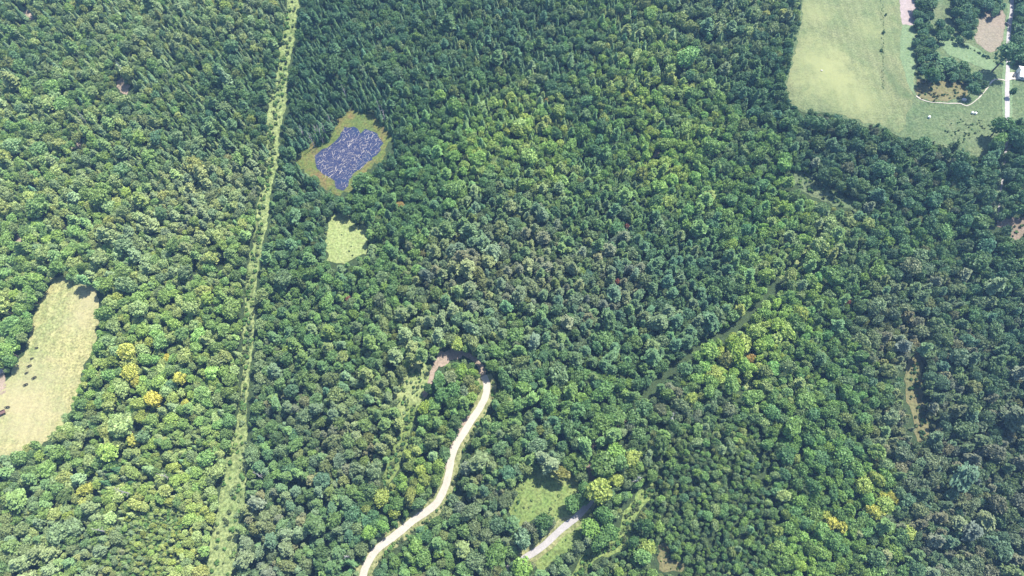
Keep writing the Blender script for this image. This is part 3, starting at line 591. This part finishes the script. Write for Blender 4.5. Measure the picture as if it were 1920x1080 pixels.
# the rest of the wood, thrown at random with crowns that just meet, then an understorey in the gaps
def throw(n, lo, hi, tight, under):
    cx = rng.uniform(-520, 520, n); cy = rng.uniform(-45, 520, n)
    tz = terrain(cx, cy); bx, by, _ = proj(cx, cy, tz); mx, my, _ = proj(cx, cy, tz + (6.5 if under else 10.5))
    keep = (mx > -230) & (mx < 2150) & (my > -130) & (my < 1260) & ~blocked(bx, by, mx, my, 7.0 if under else 11.5)
    infarm = inside(FARM, mx, my)
    for i in np.nonzero(keep)[0]:
        tt, kk, rs = zone(mx[i], my[i])
        kind = random.choices(('broadleaf_tree', 'pine_tree', 'spruce_tree'), kk)[0]
        Rm = {'broadleaf_tree': 2.75, 'pine_tree': 2.85, 'spruce_tree': 1.95}[kind] * rs * math.exp(random.gauss(0, .27)) * random.uniform(lo, hi)
        if infarm[i]: Rm *= .85
        if rs > .7 and under: Rm = max(Rm, 1.3)
        if inside(SHRUBLAND, mx[i], my[i]): Rm *= .42
        if near(cx[i], cy[i], Rm, tight): continue
        tone = random.choices(TN, tt)[0]
        if kind != 'broadleaf_tree':
            tone = {'lime green': 'olive green', 'bright green': 'mid green', 'pale green': 'grey green'}.get(tone, tone)
            if kind == 'spruce_tree': tone = {'mauve grey': 'dark green', 'mid green': 'bluish green'}.get(tone, tone)
        elif tone == 'mauve grey' and random.random() < .5: tone = 'grey green'
        put(float(cx[i]), float(cy[i]), kind, Rm, tone, hs=(.95 if under else 1.0) * (.72 if infarm[i] else 1), stand=tt @ TARR)
throw(98000, 1, 1, .68, False)
throw(130000, .5, .65, .62, True)
n_forest = len(trees)

# shrubs along the cut, in the glades, hedge lines: mostly uncountable, a few singled out
shr = []
def add_shrub(px, py, R, tone, ex=False):
    if not ex and any(seg_dist(q, px, py)[0] < 12 for q in (ROAD, LANE[:8])): return
    g_ = ground(px, py); v = random.choice(IDX['shrub']); b = TONES[tone]; q = random.gauss(1, .15)
    X, Y, D = proj(g_[0], g_[1], float(terrain(*g_)) + 1)
    shr.append(dict(x=g_[0], y=g_[1], z=float(terrain(*g_)), kind='shrub', var=v, s=R / 1.3, sz=R / 1.3 * random.uniform(.7, 1.2), rot=random.uniform(0, 6.28), tone=tone,
                    tint=tuple(c * q * 1.2 for c in b), px=float(X), py=float(Y), r=R, rpx=R * FPX / float(D), ex=ex))
for a, b in zip(CUT[:-1], CUT[1:]):
    L = math.hypot(b[0] - a[0], b[1] - a[1]); n = int(L * (a[2] + b[2]) / 2 * (.028 if a[1] < 780 else .006))
    for _ in range(n):
        t = random.random(); w = a[2] + t * (b[2] - a[2])
        add_shrub(a[0] + t * (b[0] - a[0]) + random.uniform(-.55, .55) * w, a[1] + t * (b[1] - a[1]), random.uniform(.5, 1.5), random.choice(['lime green', 'pale green', 'bright green', 'bright green', 'olive green']))
def scatter_poly(P, n, r0, r1, tones):
    xs = [p[0] for p in P]; ys = [p[1] for p in P]; k = 0
    while k < n:
        x, y = random.uniform(min(xs), max(xs)), random.uniform(min(ys), max(ys))
        if inside(P, x, y): add_shrub(x, y, random.uniform(r0, r1), random.choice(tones)); k += 1
GT = ['bright green', 'mid green', 'lime green', 'olive green']
scatter_poly(SOUTHGLADE, 45, .3, .9, GT); scatter_poly(NORTHGLADE, 60, .4, 1.1, GT + ['pale green']); scatter_poly(SHRUBLAND, 700, .5, 1.7, ['lime green', 'pale green', 'bright green', 'lime green'])
scatter_poly(EASTCLEAR, 60, .4, 1.2, GT + ['bluish green']); scatter_poly(RIGHTCLEAR, 60, .4, 1.2, ['olive green', 'mid green']); scatter_poly(SQUARE, 9, .25, .6, GT)
scatter_poly(BOTTOMCLEAR, 15, .3, .8, GT); scatter_poly(SCRUBMEADOW, 60, .3, 1.1, ['olive green', 'orange green', 'mid green']); scatter_poly(EDGECLEAR, 20, .5, 1.3, GT)
for L in (TRACK_S, TRAIL_NE, TRAIL_M, PATH_E):
    for a, b in zip(L[:-1], L[1:]):
        for _ in range(int(math.hypot(b[0] - a[0], b[1] - a[1]) * .5)):
            t = random.random(); add_shrub(a[0] + t * (b[0] - a[0]) + random.gauss(0, 5), a[1] + t * (b[1] - a[1]), random.uniform(.4, 1.3), random.choice(GT))
for a, b in zip(ROAD[:-1], ROAD[1:]):
    for _ in range(int(math.hypot(b[0] - a[0], b[1] - a[1]) * .35)):
        t = random.random(); sd = random.choice((-1, 1)) * random.uniform(11, 19); add_shrub(a[0] + t * (b[0] - a[0]) + sd, a[1] + t * (b[1] - a[1]) + sd * .4, random.uniform(.4, 1.3), random.choice(GT))
xy = [(1655 + random.uniform(-2, 2), y) for y in range(2, 170, 2)]          # old fence line across the hay meadow
for x, y in xy: add_shrub(x + (y < 40) * (y - 40) * .08 + random.gauss(0, 1), y, random.uniform(.2, .5), random.choice(['dark green', 'olive green', 'mid green', 'pale green']))
for x, y in [(1776 + k * 5 + random.uniform(-2, 2), 70 + k * 2.6 + random.uniform(-2, 2)) for k in range(20)]: add_shrub(x, y, random.uniform(.5, 1.3), random.choice(['olive green', 'bluish green', 'mid green']))
for k in range(70): add_shrub(random.gauss(1815, 30), random.gauss(245, 16), random.uniform(.25, .7), random.choice(['olive green', 'mid green', 'dark green']))

# ------------------------------------------------------------------ which trees are objects of their own
vis = [t for t in trees if -6 < t['px'] < 1926 and -6 < t['py'] < 1086]
for i, t in enumerate(vis): t['id'] = i
def largest(kind, n, rest=()):
    c = sorted([t for t in vis if t['kind'] == kind], key=lambda t: (not t['ex'], -t['rpx'] * (1.2 if kind == 'spruce_tree' else 1))); return c[:n]
SINGLE = largest('broadleaf_tree', 300) + largest('pine_tree', 140) + largest('spruce_tree', 50)
have = {t['var'] for t in SINGLE}
for v in range(len(VAR)):
    if v not in have and VAR[v][0] != 'shrub': SINGLE.append(next(t for t in vis if t['var'] == v))
for t in SINGLE: t['single'] = True
SOLO_SHRUB = []
for sx, sy, rr, lab in [(1660,30,1.1,''),(1655,62,1.2,''),(1652,96,1.3,'')]:
    add_shrub(sx, sy, rr, 'dark green', True); shr[-1]['var'] = IDX['shrub'][len(SOLO_SHRUB)]; SOLO_SHRUB.append(shr[-1]); shr[-1]['single'] = True

# ------------------------------------------------------------------ labels: kind, tone, size, and how it lies to a landmark
def pl(name, pts): return (name, [(p[0], p[1], 0) for p in pts])
MARKS = [pl('the pale winding gravel road', ROAD), pl('the short grey lane', LANE[1:8]), pl('the grassy cut strip', CUT[1:-1]), pl('the straw coloured pasture', PASTURE + PASTURE[:1]),
         pl('the log filled pond', MARSH + MARSH[:1]), pl('the square yellow green clearing', SQUARE + SQUARE[:1]), pl('the big hay meadow', HAY + HAY[:1]), pl('the country road', [p[:2] for p in COUNTY[1:7]]),
         pl('the glade beside the grey lane', SOUTHGLADE[:6]), pl('the green path east of the lane', [p[:2] for p in PATH_E]), pl('the tan clearing at the bottom edge', BOTTOMCLEAR), pl('the long olive clearing on the right', RIGHTCLEAR + RIGHTCLEAR[:1]),
         pl('the loop track above the road', LOOP), pl('the shaded clearing below the hay meadow', EASTCLEAR), pl('the brush covered patch at lower left', SHRUBLAND[:-1]),
         pl('the lower right corner', [(1920, 1080), (1921, 1080)]), pl('the lower left corner', [(0, 1080), (1, 1080)]), pl('the middle of the right edge', [(1920, 540), (1921, 540)]), pl('the upper left corner', [(0, 0), (1, 0)])]
ORD = ['nearest', 'second', 'third', 'fourth', 'fifth', 'sixth', 'seventh', 'eighth', 'ninth', 'tenth', 'eleventh', 'twelfth', 'thirteenth', 'fourteenth', 'fifteenth', 'sixteenth', 'seventeenth', 'eighteenth', 'nineteenth', 'twentieth', 'twenty-first', 'twenty-second', 'twenty-third', 'twenty-fourth', 'twenty-fifth', 'twenty-sixth', 'twenty-seventh', 'twenty-eighth']
KW = {'broadleaf_tree': 'leafy tree', 'pine_tree': 'pine', 'spruce_tree': 'spruce', 'shrub': 'shrub', 'dead_tree': 'bare dead tree'}
def label_all(ts):
    b = {}
    for t in ts:
        best = None
        for nm, L in MARKS:
            bd = 1e9
            for a, c in zip(L[:-1], L[1:]):
                L2 = (c[0]-a[0])**2 + (c[1]-a[1])**2 + 1e-9; u = min(1, max(0, ((t['px']-a[0])*(c[0]-a[0]) + (t['py']-a[1])*(c[1]-a[1])) / L2))
                qx, qy = a[0] + u*(c[0]-a[0]), a[1] + u*(c[1]-a[1]); d = math.hypot(t['px']-qx, t['py']-qy)
                if d < bd: bd = d; q = (qx, qy)
            if best is None or bd < best[0]: best = (bd, nm, q)
        d, nm, q = best; dx, dy = t['px'] - q[0], t['py'] - q[1]
        side = ('right of' if dx > 0 else 'left of') if abs(dx) > abs(dy) else ('below' if dy > 0 else 'above')
        t['d'] = d; size = 'large' if t['rpx'] > 16.5 else ('small' if t['rpx'] < 9 else 'medium')
        b.setdefault((size, t['tone'], KW[t['kind']], side, nm), []).append(t)
    for (size, tone, k, side, nm), L in b.items():
        L.sort(key=lambda t: t['d'])
        for i, t in enumerate(L):
            if len(L) == 1: t['label'] = f'{size} {tone} {k} {side} {nm}'
            else: t['label'] = f'{(ORD[i] + " ") if i < 28 else "distant "}{size} {tone} {k} {side} {nm}'
label_all(SINGLE + SOLO_SHRUB)

SRC = {}
def plant(t):
    k, c, tr, R0, H0 = VAR[t['var']]
    root = empty(k, (t['x'], t['y'], t['z']), t['rot']); root.scale = (t['s'] * t.get('el', 1), t['s'] / t.get('el', 1), t['sz'])
    grp = {'broadleaf_tree': 'leafy trees of the wood', 'pine_tree': 'pines of the wood', 'spruce_tree': 'spruces of the wood', 'shrub': 'shrubs on the old fence line'}[k]
    tag(root, t['label'], 'shrub' if k == 'shrub' else 'tree', grp)
    if t['var'] in SRC:
        co, to = SRC[t['var']]; co = co.copy(); to = to.copy(); C.objects.link(co); C.objects.link(to)
    else:
        co = bpy.data.objects.new('crown', c); to = bpy.data.objects.new('trunk' if k != 'shrub' else 'stem', tr); C.objects.link(co); C.objects.link(to); SRC[t['var']] = (co, to)
    co.parent = root; to.parent = root; co['tint'] = tuple(float(q) for q in t['tint'])
for t in SINGLE + SOLO_SHRUB: plant(t)

def instanced(name, items, label, with_trunk=True):
    """one uncountable mass: points that carry copies of the trees above"""
    n = len(items); me = bpy.data.meshes.new(name); me.from_pydata([(t['x'], t['y'], t['z']) for t in items], [], [])
    def attr(nm, ty, dim, vals):
        a = me.attributes.new(nm, ty, 'POINT'); a.data.foreach_set(dim, np.array(vals, np.float32 if ty != 'INT' else np.int32).ravel())
    attr('which', 'INT', 'value', [t['var'] for t in items])
    attr('turn', 'FLOAT_VECTOR', 'vector', [(0, 0, t['rot']) for t in items])
    attr('size', 'FLOAT_VECTOR', 'vector', [(t['s'] * t.get('el', 1), t['s'] / t.get('el', 1), t['sz']) for t in items])
    attr('tint', 'FLOAT_VECTOR', 'vector', [t['tint'] for t in items])
    o = link(name, me); tag(o, label, kind='stuff')
    ng = bpy.data.node_groups.new(name, 'GeometryNodeTree')
    ng.interface.new_socket('Geometry', in_out='INPUT', socket_type='NodeSocketGeometry'); ng.interface.new_socket('Geometry', in_out='OUTPUT', socket_type='NodeSocketGeometry')
    gi = ng.nodes.new('NodeGroupInput'); go = ng.nodes.new('NodeGroupOutput'); jn = ng.nodes.new('GeometryNodeJoinGeometry')
    def na(nm, ty):
        q = ng.nodes.new('GeometryNodeInputNamedAttribute'); q.data_type = ty; q.inputs[0].default_value = nm; return q.outputs[0]
    w, tu, sz = na('which', 'INT'), na('turn', 'FLOAT_VECTOR'), na('size', 'FLOAT_VECTOR')
    e2r = ng.nodes.new('FunctionNodeEulerToRotation'); ng.links.new(tu, e2r.inputs[0])
    for v in sorted({t['var'] for t in items}):
        cm = ng.nodes.new('FunctionNodeCompare'); cm.data_type = 'INT'; cm.operation = 'EQUAL'; ng.links.new(w, cm.inputs[2]); cm.inputs[3].default_value = v
        for src in SRC[v][:2 if with_trunk else 1]:
            oi = ng.nodes.new('GeometryNodeObjectInfo'); oi.inputs[0].default_value = src; oi.inputs['As Instance'].default_value = True; oi.transform_space = 'ORIGINAL'
            ip = ng.nodes.new('GeometryNodeInstanceOnPoints')
            ng.links.new(gi.outputs[0], ip.inputs['Points']); ng.links.new(cm.outputs[0], ip.inputs['Selection']); ng.links.new(oi.outputs['Geometry'], ip.inputs['Instance'])
            ng.links.new(e2r.outputs[0], ip.inputs['Rotation']); ng.links.new(sz, ip.inputs['Scale']); ng.links.new(ip.outputs[0], jn.inputs[0])
    ng.links.new(jn.outputs[0], go.inputs[0])
    md = o.modifiers.new('trees', 'NODES'); md.node_group = ng
    return o
instanced('forest', [t for t in trees if not t.get('single')], 'dense mixed wood of leafy trees, pines and spruces covering the land')
instanced('brush', [t for t in shr if not t.get('single')], 'low green brush along the cut strip, clearings and road verges')

# ------------------------------------------------------------------ logs and dead trees at the pond
logm = []
for i in range(6):
    g = np.random.default_rng(900 + i); t = Acc(); L = 1.0
    tube(t, [(-.5, 0, .04), (-.15, g.uniform(-.015, .015), .05), (.2, g.uniform(-.02, .02), .04), (.5, 0, .03)], [.035, .045, .04, .015], 6)
    for _ in range(g.integers(1, 4)):
        x = g.uniform(-.3, .4); q = g.uniform(.5, 1.2) * g.choice((-1, 1)); l = g.uniform(.08, .2); tube(t, [(x, 0, .05), (x + math.cos(q) * l, math.sin(q) * l, .07)], [.018, .008], 4)
    me = t.mesh('dead_log'); me.materials.append(M['deadwood']); logm.append(me)
logs = []
while len(logs) < 230:
    x, y = random.uniform(588, 720), random.uniform(238, 352)
    if not inside(WATER, x, y): continue
    if x > 690 and random.random() < .2 or y > 335 and random.random() < .7: continue
    g_ = ground(x, y); logs.append((x, y, g_[0], g_[1], 1.1 + 2.3 * random.random() ** 1.5))
logs.sort(); zone_n = {}
for x, y, X, Y, L in logs:
    o = link('dead_log', random.choice(logm)); o.location = (X, Y, PONDZ + .18); o.rotation_euler = (random.uniform(-.1, .1), random.uniform(-.03, .03), random.choice((random.gauss(.9, .35), random.uniform(0, 3.14))))
    o.scale = (L, L * random.uniform(.6, 1.0), L * .8)
    zy_ = 'upper' if y < 275 else ('middle' if y < 312 else 'lower'); ln = 'tiny' if L < 1.3 else 'short' if L < 1.7 else ('long' if L > 2.4 else 'middling')
    zone_n.setdefault((zy_ + (' left' if x < 652 else ' right'), ln), []).append(o)
for (a, ln), os_ in zone_n.items():
    for i, o in enumerate(os_):
        w = ORD[i].replace('nearest', 'first') if i < 28 else 'last'
        tag(o, f'{ln} bleached log in the {a} of the pond, {w} such counted from the left', 'log', 'bleached logs floating in the pond')
tw = Acc()
for _ in range(1100):
    x, y = random.uniform(588, 722), random.uniform(236, 352)
    if not inside(WATER, x, y) or random.random() < (.55 if x < 640 else .1): continue
    g_ = ground(x, y); q = random.choice((random.gauss(.9, .5), random.uniform(0, 3.14))); L = random.uniform(.5, 1.5) * .5; w = random.uniform(.04, .09)
    a_ = np.array([g_[0] - math.cos(q) * L, g_[1] - math.sin(q) * L, PONDZ + .22]); b_ = np.array([g_[0] + math.cos(q) * L, g_[1] + math.sin(q) * L, PONDZ + .26]); tube(tw, [a_, b_], [w, w * .5], 4)
tag(link('driftwood', tw.mesh('driftwood'), M['deadwood']), 'fine pale driftwood and twigs strewn through the pond', kind='stuff')
snm = []
for i in range(4):
    me = snag(950 + i, 10 + i); me.materials.append(M['deadwood']); snm.append(me)
SN = [(600,262,'left of the pond beside the narrow marsh neck'),(614,258,'at the marsh neck, upper left shore of the pond'),(590,275,'above the yellow marsh patch left of the pond'),(606,268,'rising over the left marsh patch'),(622,240,'beside the upper left shore of the pond'),
      (652,190,'at the point of the marsh above the pond'),(724,232,'above the right corner of the marsh'),(716,222,'among the dark spruces above the pond'),(572,262,'in the spruces left of the pond'),(212,1000,'in the brush at the lower left'),(330,900,'above the brush patch at the lower left'),(258,930,'at the top of the brush patch'),
      (660,1045,'left of the gravel road at the bottom'),(498,900,'right of the cut strip, lower part'),(1190,905,'left of the green path east of the lane'),(1250,795,'above the young dense wood'),(240,150,'beside the small bare soil patch, upper left'),(170,240,'near the small pink soil patch, upper left')]
for i, (x, y, lab) in enumerate(SN):
    g_ = ground(x, y); o = link('dead_tree', snm[i % 4]); o.location = (g_[0], g_[1], float(terrain(*g_))); o.rotation_euler = (0, 0, random.uniform(0, 6)); k = 1.15 if i < 9 else 1.35; o.scale = (k * 1.3, k * 1.3, k * 1.25)
    tag(o, 'bare bleached dead tree ' + lab, 'dead tree', 'bare dead trees')

# ------------------------------------------------------------------ farm things
def bx(acc, x0, x1, y0, y1, z0, z1):
    acc.add(np.array([(x, y, z) for z in (z0, z1) for y in (y0, y1) for x in (x0, x1)]), [(0,2,3,1),(4,5,7,6),(0,1,5,4),(2,6,7,3),(0,4,6,2),(1,3,7,5)])
def part(name, mat, parent, fn):
    a = Acc(); fn(a); return link(name, a.mesh(name), mat, parent)
def house(name, px, py, rz, L, Wd, hw, hr, label, wall, roof, cat='house', chimney=True):
    g_ = ground(px, py); r = empty(name, (g_[0], g_[1], float(terrain(*g_))), rz); tag(r, label, cat)
    part('wall', wall, r, lambda a: (bx(a, -L/2, L/2, -Wd/2, Wd/2, -.6, hw), a.add(np.array([(x, y, z) for x in (-L/2, L/2) for y, z in ((-Wd/2, hw), (Wd/2, hw), (0, hw + hr))]), [(0, 2, 1), (3, 4, 5)])))
    def rf(a):
        e = .5; t = .18; s = hr / (Wd / 2)
        for sg in (-1, 1):
            v = []
            for x in (-L/2 - e, L/2 + e):
                for y, z in ((0, hw + hr + .02), (sg * (Wd/2 + e), hw - e * s + .02)): v += [(x, y, z), (x, y, z + t)]
            a.add(np.array(v), [(0,4,6,2),(1,3,7,5),(0,2,3,1),(4,5,7,6),(2,6,7,3),(0,1,5,4)])
    R_ = part('roof', roof, r, rf)
    if chimney: part('chimney', M['stone'], R_, lambda a: bx(a, L*.2, L*.2 + .8, .3, 1.1, hw + hr * .5, hw + hr + 1.0))
    for k in range(3):
        for sg in (-1, 1):
            x = -L * .32 + k * L * .32
            w_ = part('window', M['glass'], r, lambda a: bx(a, x - .5, x + .5, sg * (Wd/2) - .04, sg * (Wd/2) + .04, hw * .4, hw * .75))
            part('frame', M['siding'], w_, lambda a: (bx(a, x - .62, x - .5, sg * (Wd/2) - .06, sg * (Wd/2) + .06, hw * .37, hw * .78), bx(a, x + .5, x + .62, sg * (Wd/2) - .06, sg * (Wd/2) + .06, hw * .37, hw * .78)))
    part('door', M['board'], r, lambda a: bx(a, -L/2 - .05, -L/2 + .05, -.5, .5, 0, 2.1))
    return r
house('farmhouse', 1923, 143, math.radians(-15), 11, 8.5, 3.2, 1.6, 'white farmhouse with pale roof at the right edge beside the driveway', M['siding'], M['whiteroof'])
house('shed', -4, 696, math.radians(25), 7, 5, 2.4, 1.4, 'small shed with grey roof at the left edge above the pasture', M['board'], M['greyroof'], 'shed', False)
def wheel(parent, x, y, r, w):
    def f(a):
        tube(a, [(x, y - w/2, r), (x, y + w/2, r)], [r, r], 12)
    wl = part('wheel', M['rubber'], parent, f)
    part('rim', M['whiteroof'], wl, lambda a: tube(a, [(x, y - w/2 - .01, r), (x, y + w/2 + .01, r)], [r * .5, r * .5], 10))
def car(px, py, rz, label, mat, s=1.0):
    g_ = ground(px, py); r = empty('parked_car', (g_[0], g_[1], float(terrain(*g_)) + .42), rz, s); tag(r, label, 'car')
    def body(a):
        P = [(-1.9, .3), (-1.95, .75), (-1.75, .95), (-.9, 1.0), (1.0, 1.0), (1.9, .8), (1.95, .35)]; v = [(x, y, z) for y in (-.85, .85) for x, z in P]; n = len(P)
        a.add(np.array(v), [tuple(range(n)), tuple(range(2*n - 1, n - 1, -1))] + [(i, i + n, (i+1) % n + n, (i+1) % n) for i in range(n)])
    part('body', mat, r, body)
    def cab(a, k=1.0, z=0.0):
        v = [(-1.5, y, 1.0) for y in (-.76, .76)] + [(.9, y, 1.0) for y in (.76, -.76)] + [(-1.1, y, 1.44) for y in (-.6, .6)] + [(.3, y, 1.44) for y in (.6, -.6)]
        a.add(np.array(v), [(0, 3, 2, 1), (4, 5, 6, 7), (0, 1, 5, 4), (1, 2, 6, 5), (2, 3, 7, 6), (3, 0, 4, 7)])
    part('window', M['glass'], r, cab); part('roof', mat, r, lambda a: bx(a, -1.08, .28, -.59, .59, 1.442, 1.49))
    for x in (-1.25, 1.25):
        for y in (-.8, .8): wheel(r, x, y, .32, .2)
    for y in (-.6, .6): part('headlight', M['siding'], r, lambda a: bx(a, 1.92, 1.98, y - .15, y + .15, .6, .74))
car(1900, 143, math.radians(55), 'dark car parked on the pale driveway by the farmhouse', M['darkpaint'], .8)
car(1887, 47, math.radians(100), 'dark car pulled up on the verge of the country road beside the brown field', M['darkpaint'], .9)
def trailer(px, py, rz):
    g_ = ground(px, py); r = empty('farm_trailer', (g_[0], g_[1], float(terrain(*g_)) + .15), rz); tag(r, 'rusty red farm trailer at the left edge of the pasture', 'trailer')
    part('bed', M['redpaint'], r, lambda a: bx(a, -2.4, 2.4, -1, 1, .7, .85))
    part('side_board', M['redpaint'], r, lambda a: bx(a, -2.4, 2.4, .95, 1.05, .852, 1.5)); part('side_board', M['redpaint'], r, lambda a: bx(a, -2.4, 2.4, -1.05, -.95, .852, 1.5))
    part('drawbar', M['redpaint'], r, lambda a: tube(a, [(2.4, 0, .7), (4.2, 0, .5)], [.07, .07], 5))
    for x in (-1.2, -.2):
        for y in (-1.2, 1.2): wheel(r, x, y, .42, .25)
trailer(3, 776, math.radians(28))
def bale(px, py, label):
    g_ = ground(px, py); a = Acc(); th = 0.9
    v = []; k = 20
    prof = [(-.62, .55), (-.6, .7), (-.5, .76), (0, .78), (.5, .76), (.6, .7), (.62, .55)]
    for x, rr in prof:
        for j in range(k): v.append((x, rr * math.cos(6.2832 * j / k), .75 + rr * math.sin(6.2832 * j / k)))
    f = [(i*k + j, i*k + (j+1) % k, (i+1)*k + (j+1) % k, (i+1)*k + j) for i in range(len(prof) - 1) for j in range(k)] + [tuple(range(k)), tuple(len(prof)*k - 1 - j for j in range(k))]
    a.add(np.array(v), f); o = link('round_bale', a.mesh('round_bale'), M['plastic']); o.location = (g_[0], g_[1], float(terrain(*g_)) + .1); o.rotation_euler = (0, 0, th)
    tag(o, label, 'bale', 'white wrapped bales in the farm meadow')
bale(1741, 221, 'white wrapped bale alone in the meadow below the farm track'); bale(1822, 213, 'left one of two white bales below the junction of the farm track'); bale(1828, 214, 'right one of two white bales below the junction of the farm track')
def rock(px, py, s, label):
    g_ = ground(px, py); a = Acc(); blob(a, np.zeros(3), np.array([s, s * .8, s * .55]), ICO2, .14)
    o = link('boulder', a.mesh('boulder'), M['stone']); o.location = (g_[0], g_[1], float(terrain(*g_)) + .3 + s * .2); tag(o, label, 'boulder')
rock(1807, 188, 1.6, 'pale boulder beside the bend of the farm track'); rock(1540, 133, .7, 'small dark stone standing in the pale part of the hay meadow')
# cattle
def cow_mesh():
    bm = bmesh.new(); sk = bm.verts.layers.skin.verify()
    pts = {'hip': ((-.75, 0, 1.18), .30), 'rib': ((-.1, 0, 1.12), .37), 'chest': ((.5, 0, 1.12), .34), 'neck': ((.9, 0, 1.12), .19), 'poll': ((1.2, 0, .85), .14), 'muz': ((1.38, 0, .48), .085), 'tail': ((-1.03, 0, 1.2), .06), 'tail2': ((-1.12, 0, .6), .035)}
    ed = [('hip', 'rib'), ('rib', 'chest'), ('chest', 'neck'), ('neck', 'poll'), ('poll', 'muz'), ('hip', 'tail'), ('tail', 'tail2')]
    for s in (-1, 1):
        t = 'lr'[s > 0]
        pts.update({'th' + t: ((-.78, s * .2, .82), .17), 'ho' + t: ((-.92, s * .2, .45), .075), 'fe' + t: ((-.84, s * .2, .04), .07), 'sh' + t: ((.5, s * .18, .78), .14), 'kn' + t: ((.54, s * .18, .42), .075), 'ff' + t: ((.5, s * .18, .04), .07), 'ea' + t: ((1.16, s * .26, .9), .05)})
        ed += [('hip', 'th' + t), ('th' + t, 'ho' + t), ('ho' + t, 'fe' + t), ('chest', 'sh' + t), ('sh' + t, 'kn' + t), ('kn' + t, 'ff' + t), ('poll', 'ea' + t)]
    vs = {k: bm.verts.new(p) for k, (p, r) in pts.items()}
    for a, b in ed: bm.edges.new((vs[a], vs[b]))
    for k, (p, r) in pts.items(): vs[k][sk].radius = (r, r); 
    vs['hip'][sk].use_root = True
    me = bpy.data.meshes.new('cow'); bm.to_mesh(me); bm.free(); return me
cm = cow_mesh(); cm.materials.append(M['cowhide'])
COWS = [(70,653,'topmost of the dark cows, high in the pasture'),(61,673,'second cow from the top along the left side of the pasture'),(57,687,'third cow down along the left side of the pasture'),(51,700,'small dark cow left of the biggest one'),(66,709,'largest dark cow, standing furthest right of the herd'),(50,722,'dark cow below the largest one of the herd'),(16,764,'lone dark cow by the lower left edge of the pasture')]
for i, (x, y, lab) in enumerate(COWS):
    g_ = ground(x, y); o = link('cow', cm); o.location = (g_[0], g_[1], float(terrain(*g_)) + .12); o.rotation_euler = (0, 0, math.radians(random.gauss(28, 14) + random.choice((0, 180)))); k = .85 if i in (0, 1, 3) else 1.12; o.scale = (k, k, k)
    o.modifiers.new('body', 'SKIN'); q = o.modifiers.new('smooth', 'SUBSURF'); q.levels = 1; q.render_levels = 1
    tag(o, lab, 'cow', 'dark cattle grazing the pasture')

# ------------------------------------------------------------------ haze between the camera and the land
if HAZE:
    a = Acc(); bx(a, -6500, 6500, -6500, 7000, -16, H + 6)
    m, nt, out = newmat('haze'); pv = N(nt, 'ShaderNodeVolumePrincipled'); pv.inputs['Color'].default_value = (.30, .56, 1.0, 1); pv.inputs['Density'].default_value = HAZE; pv.inputs['Anisotropy'].default_value = .0
    nt.links.new(pv.outputs[0], out.inputs['Volume']); tag(link('haze', a.mesh('haze'), m), 'thin blue summer haze over the wood', kind='stuff')
print('TREES', n_forest, 'visible', len(vis), 'shrubs', len(shr), 'labels', len({t['label'] for t in SINGLE}), 'of', len(SINGLE))
